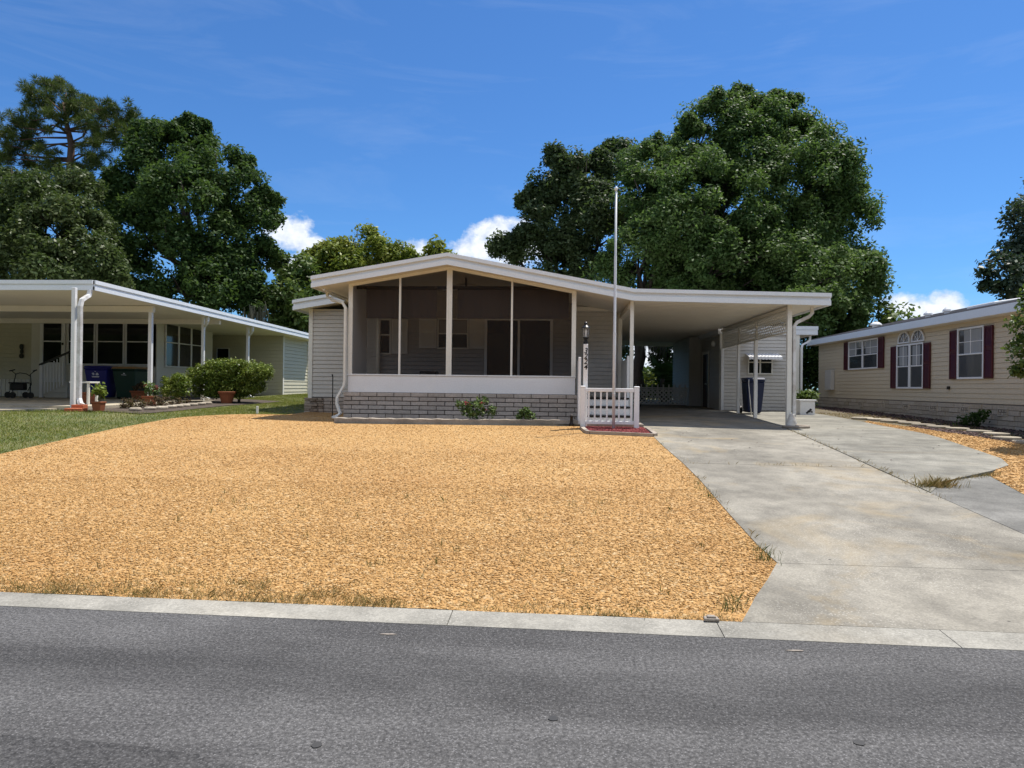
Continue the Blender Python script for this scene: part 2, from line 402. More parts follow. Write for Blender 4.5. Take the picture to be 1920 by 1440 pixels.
def patch(name, poly, off, mat, step=.5, skirt=0, kind='structure', **kw):
    bm = bmesh.new()
    vs = [bm.verts.new((x, y, 0)) for x, y in poly]
    bm.faces.new(vs)
    xs = [p[0] for p in poly]; ys = [p[1] for p in poly]
    def cut(lo, hi, ax):
        a = math.ceil((lo + 1e-3) / step) * step
        while a < hi - 1e-3:
            co = [0, 0, 0]; co[ax] = a; no = [0, 0, 0]; no[ax] = 1
            bmesh.ops.bisect_plane(bm, geom=bm.verts[:] + bm.edges[:] + bm.faces[:], plane_co=co, plane_no=no)
            a += step
    cut(min(xs), max(xs), 0); cut(min(ys), max(ys), 1)
    if skirt:
        be = [e for e in bm.edges if len(e.link_faces) == 1]
        r = bmesh.ops.extrude_edge_only(bm, edges=be)
        low = set(v for v in r['geom'] if isinstance(v, bmesh.types.BMVert))
    else: low = set()
    for v in bm.verts: v.co.z = Z(v.co.x, v.co.y, off - (skirt if v in low else 0))
    bmesh.ops.recalc_face_normals(bm, faces=bm.faces)
    bm.faces.ensure_lookup_table()
    up = sum(f.normal.z * f.calc_area() for f in bm.faces)
    if up < 0: bmesh.ops.reverse_faces(bm, faces=bm.faces)
    me = bpy.data.meshes.new(name); bm.to_mesh(me); bm.free(); me.materials.append(mat)
    o = bpy.data.objects.new(name, me); COL.objects.link(o)
    return props(o, kind=kind, **kw)

def inpoly(P, poly):
    x, y = P[:, 0], P[:, 1]; ins = np.zeros(len(P), bool); n = len(poly)
    for i in range(n):
        x0, y0 = poly[i]; x1, y1 = poly[(i + 1) % n]
        c = ((y0 > y) != (y1 > y)) & (x < (x1 - x0) * (y - y0) / (y1 - y0 + 1e-12) + x0)
        ins ^= c
    return ins

def chips(name, poly, dens, size, off, mat, seed, flat=.55, **kw):
    """crushed stones scattered over a patch; dens(y) per square metre"""
    r = np.random.default_rng(seed)
    xs = [p[0] for p in poly]; ys = [p[1] for p in poly]
    out = []
    y = min(ys)
    while y < max(ys):
        y1 = min(y + .5, max(ys)); n = int(dens(y) * (max(xs) - min(xs)) * (y1 - y))
        P = np.stack([r.uniform(min(xs), max(xs), n), r.uniform(y, y1, n)], 1)
        out.append(P[inpoly(P, poly)]); y = y1
    P = np.concatenate(out); n = len(P)
    base = np.array([(1, 0, 0), (0, 1, 0), (-1, 0, 0), (0, -1, 0), (.1, .1, 1), (-.1, 0, -1)])
    s = r.uniform(size[0], size[1], (n, 1, 1)) * .5
    V = base[None] * (1 + r.uniform(-.35, .35, (n, 6, 1))) * np.stack([r.uniform(.8, 1.35, n), r.uniform(.7, 1, n), r.uniform(flat * .7, flat * 1.3, n)], 1)[:, None, :]
    V = V * s
    A = r.normal(size=(n, 3)) * np.array([.25, .25, 3.1]); 
    cx, sx = np.cos(A[:, 0]), np.sin(A[:, 0]); cy, sy = np.cos(A[:, 1]), np.sin(A[:, 1]); cz, sz = np.cos(A[:, 2]), np.sin(A[:, 2])
    x, yv, zv = V[..., 0], V[..., 1], V[..., 2]
    x, yv = x * cz[:, None] - yv * sz[:, None], x * sz[:, None] + yv * cz[:, None]
    yv, zv = yv * cx[:, None] - zv * sx[:, None], yv * sx[:, None] + zv * cx[:, None]
    x, zv = x * cy[:, None] + zv * sy[:, None], -x * sy[:, None] + zv * cy[:, None]
    V = np.stack([x + P[:, :1], yv + P[:, 1:], zv + (zg(P[:, 0], P[:, 1]) + off)[:, None]], 2)
    V[..., 2] += (s[:, :, 0] * .35)
    f = np.array([(0, 1, 4), (1, 2, 4), (2, 3, 4), (3, 0, 4), (1, 0, 5), (2, 1, 5), (3, 2, 5), (0, 3, 5)])
    Fc = (f[None] + (np.arange(n) * 6)[:, None, None]).reshape(-1, 3)
    return npmesh(name, V.reshape(-1, 3), Fc, mat, **kw)

def blades(P, z, h, w, r, lean=.35):
    """grass blades as bent triangles pairs -> (V, quads)"""
    n = len(P); a = r.uniform(0, 2 * PI, n); H = r.uniform(h[0], h[1], n); W = r.uniform(.6, 1, n) * w
    dx, dy = np.cos(a), np.sin(a); lx = r.normal(0, lean, n) * H; ly = r.normal(0, lean, n) * H
    b = np.stack([P[:, 0], P[:, 1], z], 1)
    t = np.stack([dx, dy, np.zeros(n)], 1) * W[:, None]
    mid = b + np.stack([lx * .35, ly * .35, H * .55], 1); top = b + np.stack([lx, ly, H], 1)
    V = np.stack([b - t, b + t, mid + t * .7, top, mid - t * .7], 1)
    return V
def bladesmesh(name, Vs, mat, parent=None, **kw):
    V = np.concatenate(Vs); n = len(V)
    f = np.array([(0, 1, 2, 3, 4)]); Fc = (f[None] + (np.arange(n) * 5)[:, None, None]).reshape(-1, 5)
    return npmesh(name, V.reshape(-1, 3), Fc, mat, parent, **kw)

# ------------------------------------------------------------------ foliage
def unit(v): return v / (np.linalg.norm(v, axis=-1, keepdims=True) + 1e-9)
def leafcloud(lobes, r, leaf=.16, aspect=.5, clump=.75, dens=1.0, per=None, low=-.75, flat=.8, jitter=.18, fill=.25):
    """lobes (x,y,z,R) -> clumps over every lobe -> small diamond leaves in each clump"""
    C = []; R = []
    L = np.array(lobes)
    for (x, y, z, Rr) in lobes:
        cr = min(clump, Rr * .62)
        n = max(5, int(dens * 4.2 * (Rr / cr) ** 2))
        d = unit(r.normal(size=(n, 3))); d = d[d[:, 2] > low]; n = len(d)
        rad = Rr * (1 - np.where(r.random(n) < fill, r.uniform(.25, .7, n), r.uniform(0, jitter, n))) - cr * .35
        c = np.array([x, y, z]) + d * rad[:, None] * np.array([1, 1, .92])
        # skip clumps deep inside another lobe
        dd = np.linalg.norm(c[:, None, :] - L[None, :, :3], axis=2) / L[None, :, 3]
        keep = dd.min(1) > .52
        C.append(c[keep]); R.append(cr * r.uniform(.6, 1.25, keep.sum()))
    C = np.concatenate(C); R = np.concatenate(R)
    k = per or max(20, int(14 * (clump / leaf) ** 2 * .55))
    n = len(C)
    d = unit(r.normal(size=(n, k, 3)))
    rr = R[:, None] * (r.random((n, k)) ** .45)
    p = C[:, None, :] + d * rr[..., None] * np.array([1, 1, flat])
    p = p + r.normal(0, leaf * .6, p.shape)
    nr = unit(d * .7 + r.normal(0, .65, d.shape) + np.array([0, 0, .8]))
    t = unit(np.cross(nr, r.normal(size=d.shape))); b = np.cross(nr, t)
    s = leaf * r.uniform(.6, 1.25, (n, k, 1))
    a = t * s; bb = b * s * aspect
    V = np.stack([p - a, p + bb - a * .1, p + a, p - bb - a * .1], 2).reshape(-1, 3)
    return V, C, R
def quads(V): return np.arange(len(V)).reshape(-1, 4)

def limbs(mb, base, fork, lobes, r0, rr, n=7, sub=True):
    base = Vector(base); fork = Vector(fork)
    pts = []; 
    for i in range(6):
        t = i / 5; p = base.lerp(fork, t); p += Vector((rr.uniform(-1, 1), rr.uniform(-1, 1), 0)) * r0 * .35 * (0 < i < 5); pts.append(p)
    mb.tube(pts, [r0 * (1.35 if i == 0 else 1 - .35 * i / 5) for i in range(6)], 10)
    for (x, y, z, R) in lobes:
        e = Vector((x, y, z)); s = fork + Vector((rr.uniform(-.3, .3) * r0, rr.uniform(-.3, .3) * r0, -rr.uniform(0, .8) * r0))
        m1 = s.lerp(e, .35) + Vector((rr.uniform(-1, 1), rr.uniform(-1, 1), rr.uniform(0, 1.2))) * R * .22
        m2 = s.lerp(e, .7) + Vector((rr.uniform(-1, 1), rr.uniform(-1, 1), rr.uniform(-.3, 1))) * R * .22
        w = r0 * min(.5, .16 + R * .1 / max(r0, .1) * .5)
        mb.tube([s, m1, m2, e], [w, w * .75, w * .5, w * .2], 6)
        for q in range(3 if sub else 0):
            d = Vector((rr.gauss(0, 1), rr.gauss(0, 1), rr.gauss(.2, .8))).normalized() * R * .85
            mb.tube([m2, (m2 + e + d) * .5 - d * .1, e + d], [w * .4, w * .25, w * .08], 5)

def sprigs(lobes, rr, k):
    out = list(lobes)
    for (x, y, z, R) in lobes:
        if R < 1.0: continue
        for i in range(k):
            d = Vector((rr.gauss(0, 1), rr.gauss(0, 1), rr.gauss(.55, .7))).normalized(); q = R * rr.uniform(.62, .80)
            out.append((x + d.x * q, y + d.y * q, z + d.z * q, rr.uniform(.4, .7)))
    return out

def tree(name, label, lobes, base, fork, r0, mat, seed, bark='bark', leaf=.16, clump=.75, dens=1.0, per=None, low=-.8, group=None, moss=None, cat='tree', aspect=.5, crown='crown', trunk='trunk', sub=True, flat=.8, fill=.25, jitter=.18, spr=0):
    r = np.random.default_rng(seed); rr = random.Random(seed)
    t = thing(name, label, cat, base, group)
    mb = MB(); limbs(mb, base, fork, lobes, r0, rr, sub=sub)
    mb.build(trunk, M[bark], t, smooth=True)
    V, C, R = leafcloud(sprigs(lobes, rr, spr) if spr else lobes, r, leaf, aspect, clump, dens, per, low, flat, jitter, fill)
    npmesh(crown, V, quads(V), M[mat], t)
    if moss:
        Vs = []
        for (x, y, z, n, ln) in moss:
            P = np.stack([r.normal(x, .35, n), r.normal(y, .35, n)], 1)
            B = blades(P, np.full(n, z) + r.normal(0, .2, n), (ln * .4, ln), .035, r, .08)
            B[..., 2] = 2 * z - B[..., 2]
            Vs.append(B)
        bladesmesh('hanging_moss', Vs, M['moss'], t)
    return t

# ================================================================== SETTING
def yo(x): return 4.775 - .02 * x       # outer edge of the curb
def yi(x): return 4.525 - .024 * x      # inner edge of the curb
xs_ = np.concatenate([np.linspace(-400, -40, 10), np.linspace(-30, 30, 41), np.linspace(40, 400, 10)])
ys_ = np.concatenate([np.linspace(-400, -20, 9), np.linspace(-10, 45, 56), np.linspace(60, 500, 10)])
GX, GY = np.meshgrid(xs_, ys_)
V = np.stack([GX, GY, zg(GX, GY) - .07], 2).reshape(-1, 3)
nx = len(xs_); q = np.arange(len(ys_) - 1)[:, None] * nx + np.arange(nx - 1)[None]
npmesh('ground', V, np.stack([q, q + 1, q + nx + 1, q + nx], 2).reshape(-1, 4), M['ground'], smooth=True, kind='structure')

mb = MB(); n = 40
for i in range(n):
    a, b = -60 + 120 * i / n, -60 + 120 * (i + 1) / n
    mb.add([(a, -3.6, 0), (b, -3.6, 0), (b, yi(b), 0), (a, yi(a), 0)], [(0, 1, 2, 3)])
mb.build('road', M['asphalt'], kind='structure')
CJ = [-60, -30, -14, -7.6, -4.3, -.72, 1.03, 2.43, 6.1, 9.7, 14, 30, 60]      # joints in the ribbon curb
mb = MB()
for a, b in zip(CJ[:-1], CJ[1:]):
    m_ = max(1, int((b - a) / .6))
    for k in range(m_):
        p, q_ = a + (b - a) * k / m_ + (.003 if k == 0 else 0), a + (b - a) * (k + 1) / m_ - (.003 if k == m_ - 1 else 0)
        mb.hexa([(p, yi(p), -.1), (q_, yi(q_), -.1), (q_, yo(q_), -.1), (p, yo(p), -.1), (p, yi(p), .003), (q_, yi(q_), .003), (q_, yo(q_), .022), (p, yo(p), .022)])
mb.build('curb', M['curb'], kind='structure')
mb = MB(); mb.add([(-60, -3.9, .012), (60, -3.9, .012), (60, -3.6, .012), (-60, -3.6, .012)], [(0, 1, 2, 3)]).build('curb', M['curb'], kind='structure')
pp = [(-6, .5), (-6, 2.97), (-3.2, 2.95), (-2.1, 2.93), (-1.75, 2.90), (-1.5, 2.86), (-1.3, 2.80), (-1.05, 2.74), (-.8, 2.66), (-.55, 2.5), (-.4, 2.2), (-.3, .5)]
mb = MB(); mb.add([(x, y, .004) for x, y in pp], [tuple(range(len(pp)))]).build('dark_road_area', M['darkasphalt'], kind='structure')  # area of the road with a darker asphalt colour

GR = [(-8.36, 4.96)] + [(x, yo(x) + .03 + .02 * math.sin(x * 5)) for x in np.linspace(-8.2, 1.2, 24)] + [(1.41, 5.2), (1.6, 5.6), (1.82, 6.0), (1.79, 6.5), (1.78, 7.5), (1.82, 9.4), (1.76, 12.1), (1.74, 13.5), (.5, 13.72), (.43, 14.5), (.43, 14.98), (-4.8, 14.8), (-5.1, 15.6), (-5.1, 19.15), (-6.98, 19.15), (-6.95, 17.3), (-7.75, 16.2), (-8.28, 14.6), (-8.38, 12.8)]
patch('gravel_bed', GR, .012, M['gravelbase'], .5)
chips('gravel', GR, lambda y: 3000 if y < 6.5 else 2000 if y < 8.5 else 1100 if y < 11 else 600, (.013, .031), .009, M['stones'], 3, .28, kind='stuff')
GR2 = [(7.62, 18.5), (7.58, 17.7), (7.36, 14.36), (6.92, 11.65), (6.1, 10.45), (5.83, 10.1), (5.53, 8.87), (5.7, 7), (6.6, 4.72), (16, 4.55), (16, 11), (8.9, 12.4), (8.35, 13.9), (8.05, 15.5), (8.1, 16.8), (7.9, 18.9)]
patch('gravel_bed', GR2, .012, M['gravelbase'], .5)
chips('gravel', GR2, lambda y: 900 if y < 10 else 600, (.018, .042), .010, M['stones'], 5, .36, kind='stuff')
SIDE = [(7.58, 19.9), (7.62, 18.5), (7.9, 18.9), (8.1, 16.8), (8.05, 15.5), (8.35, 13.9), (8.9, 12.4), (16, 11), (20, 11), (20, 40), (7.7, 40), (7.7, 23)]
patch('side_strip', SIDE, .0, M['drysoil'], .5)
PUR = [(8.12, 17.4), (8.1, 16.0), (8.1, 15.2), (8.4, 13.8), (9.0, 12.6), (9.4, 13.0), (8.75, 14.6), (8.65, 16.2), (8.5, 17.6)]
chips('mulch', PUR, lambda y: 500, (.03, .07), .0, M['darkchip'], 6, .35, kind='stuff')
BARK = [(8.9, 27), (8.8, 19), (9.0, 16), (9.0, 14), (10.15, 14), (10.15, 27)]
chips('bark_mulch', BARK, lambda y: 160, (.03, .08), .0, M['darkchip'], 16, .35, kind='stuff')

MAIN = [(1.6, 14.6), (1.6, 30.2), (5.1, 30.2), (5.1, 23.3), (5.12, 19), (4.98, 16.2), (4.80, 15.34), (4.49, 10.53), (1.79, 10.58), (1.74, 12.14), (1.73, 13.5)]
patch('driveway', MAIN, .02, M['conc'], .5, .12)
patch('driveway', [(1.79, 10.565), (4.485, 10.515), (4.41, 8.6), (4.40, 5.982), (1.8, 6.010), (1.77, 6.51), (1.77, 7.52), (1.8, 9.41)], .02, M['conc'], .5, .12)
patch('driveway', [(1.79, 6.004), (4.40, 5.976), (7.5, 5.93), (7.5, yo(7.5) + .012), (4.4, yo(4.4) + .012), (1.2, yo(1.2) + .012), (1.41, 5.23), (1.61, 5.62)], .02, M['conc'], .5, .12)
patch('driveway_side_slab', [(4.82, 15.3), (5.0, 16.2), (5.14, 19.0), (5.12, 23.2), (7.55, 23.2), (7.56, 19.9), (7.6, 18.5), (7.56, 17.72), (7.34, 14.36), (6.9, 11.65), (6.62, 11.0), (6.08, 10.47), (4.95, 9.57), (4.44, 8.86), (4.51, 10.5)], .022, M['conc_side'], .5, .12)
patch('driveway_side_slab', [(4.425, 8.835), (4.935, 9.548), (5.81, 10.10), (5.51, 8.87), (5.65, 7), (6.1, 5.96), (4.415, 5.985)], .018, M['conc_low'], .5, .12)
LAWN = [(-40, 4.9), (-8.4, 4.9), (-8.42, 12.8), (-8.31, 14.65), (-7.78, 16.25), (-6.98, 17.35), (-6.98, 36), (-40, 36)]
patch('lawn', LAWN, -.01, M['lawn'], 1.0)
patch('garden_bed', [(-4.85, 14.9), (.42, 15.2), (.42, 16.62), (-5.12, 16.62), (-5.1, 15.6)], .03, M['soil'], .4)
RED = [(.47, 14.55), (.53, 13.78), (1.70, 13.56), (1.70, 14.75), (.47, 14.75)]
patch('mulch_bed', RED, .025, M['redsoil'], .3)
chips('red_mulch', RED, lambda y: 3600, (.025, .055), .03, M['redchip'], 8, .4, kind='stuff')
patch('planting_bed', [(-11.6, 15.9), (-9.35, 15.2), (-9.3, 16.8), (-9.5, 19.5), (-9.2, 21.5), (-9.3, 23), (-13.5, 25), (-14.2, 24), (-11.7, 19)], .005, M['soil'], .5)

# grass and weeds
r = np.random.default_rng(11)
def scatter(poly, n):
    xs = [p[0] for p in poly]; ys = [p[1] for p in poly]
    P = np.stack([r.uniform(min(xs), max(xs), n), r.uniform(min(ys), max(ys), n)], 1)
    return P[inpoly(P, poly)]
LW = [(-13, 5.1), (-8.39, 5.1), (-8.43, 12.8), (-8.33, 14.65), (-7.80, 16.3), (-7.0, 17.4), (-7.0, 18.3), (-7.3, 19), (-7.3, 34), (-11.7, 34), (-11.5, 24), (-9.2, 23), (-9.3, 15.6), (-11.5, 15.85), (-11.95, 15.65), (-12.7, 14.85), (-13, 14.5)]
P = scatter(LW, 170000)
nf = np.array([math.sin(p[0] * 1.3 + 2 * math.sin(p[1] * .7)) + math.sin(p[1] * 1.1 + p[0] * .5) for p in P])
P = P[(r.random(len(P)) < .78 + .2 * nf)]
bladesmesh('lawn_grass', [blades(P, zg(P[:, 0], P[:, 1]) - .015, (.02, .055), .007, r, .5)], M['blade'], kind='stuff')
Vs = []
for k in range(420):                      # fringe of dry weeds along the curb, thicker to the left
    x = r.uniform(-5.2, 1.15); 
    if r.random() > (1.05 if x < -1.2 else .45): continue
    y = yo(x) + abs(r.normal(.04, .09 if x > -1.5 else .19)); nb = int(r.integers(8, 26))
    Pt = np.stack([r.normal(x, .055, nb), np.maximum(r.normal(y, .03, nb), yo(x) + .005)], 1)
    Vs.append(blades(Pt, zg(Pt[:, 0], Pt[:, 1]) + .01, (.015, .06 if x < -1 else .042), .0024, r, .6))
for k in range(170):                      # sparse weeds in the joints of the driveway
    a = r.random()
    if a < .45: t = r.random(); x, y = (4.8 + (4.41 - 4.8) * t, 15.3 - 6.8 * t)
    elif a < .75: t = r.random() ** .7; x, y = (4.9 + 1.1 * t, 9.48 + .72 * t)
    elif a < .85: x, y = r.uniform(1.9, 4.4), 10.545
    else: t = r.random(); x, y = 1.79 - .02 * t, 6.1 + 6 * t
    nb = int(r.integers(2, 9)); Pt = np.stack([r.normal(x, .04, nb), r.normal(y, .03, nb)], 1)
    Vs.append(blades(Pt, zg(Pt[:, 0], Pt[:, 1]) + .015, (.015, .07), .003, r, .6))
bladesmesh('dry_weeds', Vs, M['weed'], kind='stuff')
Vs = []
for k in range(46):                       # green sprouts through the gravel
    x, y = r.uniform(-4, 1.3), r.uniform(5.0, 8.2)
    nb = int(r.integers(3, 9)); Pt = np.stack([r.normal(x, .02, nb), r.normal(y, .02, nb)], 1)
    Vs.append(blades(Pt, zg(Pt[:, 0], Pt[:, 1]) + .01, (.03, .10), .003, r, .35))
for (x, y, nb, h) in [(1.72, 6.1, 40, .13), (1.75, 6.35, 22, .1), (1.16, 5.0, 40, .10), (1.25, 5.15, 25, .09), (.2, 4.9, 20, .06), (.55, 4.88, 20, .06), (1.72, 8.4, 30, .08), (1.7, 8.8, 26, .07), (1.72, 9.1, 24, .07), (1.7, 12.4, 20, .06)]:
    Pt = np.stack([r.normal(x, .045, nb), r.normal(y, .06, nb)], 1)
    Vs.append(blades(Pt, zg(Pt[:, 0], Pt[:, 1]) + .01, (.03, h), .003, r, .4))
bladesmesh('green_weeds', Vs, M['weedgreen'], kind='stuff')
for i, (x, y, nb, sx, h) in enumerate([(4.70, 9.24, 620, .12, .17)]):
    Pt = np.stack([r.normal(x, sx, nb), r.normal(y, .05, nb)], 1)
    bladesmesh('dry_grass_clump', [blades(Pt, zg(Pt[:, 0], Pt[:, 1]) + .01, (.04, h), .003, r, .7)], M['weed'], loc=(x, y, Z(x, y)),
               label='straw coloured dry grass clump growing where the concrete slabs meet', cat='grass clump')
P = scatter([(7.6, 19.6), (8.0, 19.3), (8.7, 15.5), (8.5, 14.5), (9, 14), (9.6, 17), (9.2, 22), (7.8, 22.5)], 5200)
bladesmesh('strip_grass', [blades(P, zg(P[:, 0], P[:, 1]) - .01, (.02, .07), .005, r, .6)], M['weed'], kind='stuff')
P = np.concatenate([scatter([(1.9, 11), (4.4, 11), (4.7, 15), (1.8, 15)], 26), scatter([(5, 11), (6.8, 12), (7.2, 19), (5.2, 19)], 22)])
mb = MB()
for x, y in P:
    a = rnd.uniform(0, 6); s = rnd.uniform(.012, .03); z = Z(x, y, .03)
    mb.add([(x + s * math.cos(a), y + s * math.sin(a), z), (x - s * .4 * math.sin(a), y + s * .4 * math.cos(a), z + .008), (x - s * math.cos(a), y - s * math.sin(a), z), (x + s * .4 * math.sin(a), y - s * .4 * math.cos(a), z + .004)], [(0, 1, 2, 3)])
mb.build('fallen_leaves', M['darkchip'], kind='stuff')

# stepping stones
for i, (x, y, sx, sy) in enumerate([(8.05, 19.6, .3, .25), (8.32, 19.2, .3, .25), (8.45, 18.7, .3, .25), (8.6, 18.2, .26, .25), (8.62, 17.6, .26, .25), (8.68, 17.0, .25, .24), (8.8, 16.45, .24, .24), (8.85, 15.7, .25, .24), (8.82, 15.05, .22, .24), (8.62, 14.35, .24, .22), (8.6, 13.75, .26, .24)]):
    mb = MB(); pts = [(x + sx * math.cos(a) * rnd.uniform(.9, 1.1), y + sy * math.sin(a) * rnd.uniform(.9, 1.1), Z(x, y, .0)) for a in np.linspace(0, 2 * PI, 13)[:-1]]
    mb.prism(pts, (0, 0, .055))
    near = 'farthest from the street' if i == 0 else 'nearest the street' if i == 10 else f'number {i + 1} counted from the far end'
    mb.build('stepping_stone', M['stepstone'], bevel=.012, label=f'pale round stepping stone beside the peach house, {near}', cat='stepping stone', group='stepping stones along the peach house', loc=(x, y, Z(x, y)))

# ================================================================== MAIN HOUSE
H = thing('mobile_home', 'grey sided mobile home with a gabled screened porch and a white roofed carport', 'house', (-2.6, 19.2, .75))
RX = [-5.86, -2.66, 1.62, 5.94]; RT = [4.05, 4.59, 3.77, 3.68]
def rt(x): return float(np.interp(x, RX, RT)) if x > RX[0] else RT[0] + (x - RX[0]) * .168
TH = .25
def slab(mb, xs, y0, y1, top, bot):
    """roof slab following the bent roof line between two depths"""
    for a, b in zip(xs[:-1], xs[1:]):
        mb.hexa([(a, y0, rt(a) + bot), (b, y0, rt(b) + bot), (b, y1, rt(b) + bot), (a, y1, rt(a) + bot), (a, y0, rt(a) + top), (b, y0, rt(b) + top), (b, y1, rt(b) + top), (a, y1, rt(a) + top)])
YF, YM, YB = 16.2, 18.85, 33.4
mb = MB(); slab(mb, RX, YF + .03, YM, -.01, -TH + .03); slab(mb, [-7.3, -2.66, 1.62, 5.0], YM, YB, -.01, -TH + .03)
slab(mb, [5.0, 5.90], YM, 23.19, -.01, -TH + .03)
roof = mb.build('roof', M['roof'], H)
mb = MB(); slab(mb, [-5.80, -2.66, 1.62, 5.0], YF + .04, YM, -TH + .025, -TH + .015); slab(mb, [-7.2, -2.66, 1.62, 5.0], YM, YB, -TH + .025, -TH + .015)
slab(mb, [5.0, 5.85], YF + .04, 23.19, -TH + .025, -TH + .015)
y = YF + .35
while y < 30:                                    # seams of the roof pans over the carport
    slab(mb, [1.7, 4.98], y, y + .018, -TH + .016, -TH + .007); y += .305
mb.build('soffit', M['soffit'], H)
def fascia(xs, y, name='fascia', parent=H):
    mb = MB()
    slab(mb, xs, y, y + .03, 0, -TH); slab(mb, xs, y - .065, y - .001, .012, -.07); slab(mb, xs, y - .035, y - .001, -.15, -TH - .008)
    return mb.build(name, M['fascia'], parent)
fascia(RX, YF)
fascia([-7.3, -5.86], YM - .02)
def sidefascia(x, y0, y1, s, name='fascia', parent=H, zt=None, th=TH, mat='fascia'):
    z = rt(x) if zt is None else zt
    mb = MB(); mb.box(min(x, x + s * .02), max(x, x + s * .02), y0, y1, z - th, z)
    mb.box(min(x + s * .021, x + s * .05), max(x + s * .021, x + s * .05), y0 - .02, y1, z - .085, z + .012)
    mb.box(min(x + s * .021, x + s * .04), max(x + s * .021, x + s * .04), y0 - .01, y1, z - th - .008, z - .155)
    return mb.build(name, M[mat], parent)
sidefascia(5.905, YF + .03, 23.19, 1); sidefascia(-5.83, YF + .03, YM - .03, -1); sidefascia(-7.3, YM + .02, YB, -1)

FM = frame((-6.96, 19.2), (1, 0))
mb = MB(); mb.siding(FM, 0, 1.9, 1.18, 3.62); mb.build('siding_wall', M['siding'], H)
mb = MB(); mb.siding(FM, 7.26, 8.54, .95, 4.0); mb.build('siding_wall', M['siding'], H)
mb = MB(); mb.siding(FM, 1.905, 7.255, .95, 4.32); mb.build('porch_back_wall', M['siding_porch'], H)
FR = frame((1.58, 19.2), (0, 1)); mb = MB(); mb.siding(FR, 0, 14, .85, 3.55); mb.build('siding_wall', M['siding'], H)
FL = frame((-6.96, 33.2), (0, -1)); mb = MB(); mb.siding(FL, 0, 14, 1.18, 3.6); mb.build('siding_wall', M['siding'], H)
mb = MB(); mb.box(-6.9, 1.55, 33.1, 33.25, .8, 4.3); mb.build('siding_wall', M['siding'], H)
MB().obox(FM, -.03, .08, .014, .035, 1.16, 3.62).build('corner_board', M['trim'], H); MB().obox(FM, 8.46, 8.56, .014, .035, .95, 3.56).build('corner_board', M['trim'], H)
mb = MB(); mb.box(.3, 1.56, 19.12, 19.18, 3.60, 3.70); mb.box(1.54, 1.66, 16.6, 30, 3.38, 3.5); mb.build('header_beam', M['soffit'], H)
# skirting of the left wing: rough corner pillar, block wall
mb = MB(); mb.bricks(FM, .42, 1.95, .70, 5, .406, .096, dep=.05); sk = mb.build('block_skirting', M['block'], H)
mb = MB(); mb.obox(FM, 0, 1.95, -.1, .03, .6, 1.18); mb.build('mortar_backing', M['mortar'], sk)
mb = MB(); zz = .62
while zz < 1.16:
    hh = rnd.uniform(.035, .08); u = -.12
    while u < .42:
        w = rnd.uniform(.1, .24); mb.obox(FM, u, min(u + w, .43), -.25, .08 + rnd.uniform(-.03, .035), zz, min(zz + hh, 1.17) - .006); u += w + .006
    zz += hh
mb.build('stone_corner', M['stack'], H, bevel=.008)
# service box and cable at the foot of the left wing
mb = MB(); mb.obox(FM, 1.30, 1.68, .06, .14, .78, 1.05); mb.obox(FM, 1.33, 1.65, .14, .155, .81, 1.02); mb.build('vent_box', M['shutter_grey'], H, bevel=.006)
mb = MB(); mb.obox(FM, 1.36, 1.50, .155, .165, .83, 1.0); mb.obox(FM, 1.53, 1.62, .155, .165, .83, 1.0); mb.build('vent_grille', M['siding'], H)

def window(F, u0, u1, z0, z1, parent, cols=1, rail=.5, fr=.045, glass='glass', frmat='white', upper=None, mull=.06, w=.02, muntin=None, sill=False, inset=None):
    """frame proud of the wall, a pane behind it, a meeting rail across"""
    mb = MB()
    mb.obox(F, u0 - fr, u1 + fr, w, w + .035, z1, z1 + fr); mb.obox(F, u0 - fr, u1 + fr, w, w + .035, z0 - fr, z0)
    mb.obox(F, u0 - fr, u0, w, w + .034, z0, z1); mb.obox(F, u1, u1 + fr, w, w + .034, z0, z1)
    cw = (u1 - u0 - mull * (cols - 1)) / cols
    for c in range(cols):
        a = u0 + c * (cw + mull)
        if c: mb.obox(F, a - mull, a, w, w + .033, z0, z1)
        if rail: zr = z0 + (z1 - z0) * rail; mb.obox(F, a, a + cw, w, w + .028, zr - .018, zr + .018)
        if muntin:
            zr = z0 + (z1 - z0) * rail
            for k in range(1, muntin[0]): x = a + cw * k / muntin[0]; mb.obox(F, x - .008, x + .008, w + .002, w + .018, zr + .018, z1)
            for k in range(1, muntin[1]): z = zr + (z1 - zr) * k / muntin[1]; mb.obox(F, a, a + cw, w + .003, w + .017, z - .008, z + .008)
    fo = mb.build('window', M[frmat], parent, bevel=.004)
    for c in range(cols):
        a = u0 + c * (cw + mull)
        MB().obox(F, a, a + cw, w - .006, w + .006, z0, z1).build('pane', M[glass], fo)
        if upper:
            zr = z0 + (z1 - z0) * rail
            MB().obox(F, a + .01, a + cw - .01, w + .007, w + .012, zr + .02, z1 - .01).build('blind', M[upper], fo)
    return fo
def shutter(F, u0, u1, z0, z1, parent, mat, w=.022, louvre=True):
    mb = MB(); e = .045; zm = z0 + (z1 - z0) * .55
    mb.obox(F, u0, u1, w, w + .02, z0, z1)
    for a, b, c, d in ((u0, u0 + e, z0, z1), (u1 - e, u1, z0, z1), (u0 + e, u1 - e, z0, z0 + e), (u0 + e, u1 - e, z1 - e, z1), (u0 + e, u1 - e, zm - e / 2, zm + e / 2)): mb.obox(F, a, b, w + .0201, w + .036, c, d)
    if louvre:
        z = z0 + e + .01
        while z < z1 - e - .03:
            if abs(z - zm) > .05: mb.add([F(u0 + e, w + .033, z), F(u1 - e, w + .033, z), F(u1 - e, w + .021, z + .032), F(u0 + e, w + .021, z + .032)], [(0, 1, 2, 3)])
            z += .036
    return mb.build('shutter', M[mat], parent)
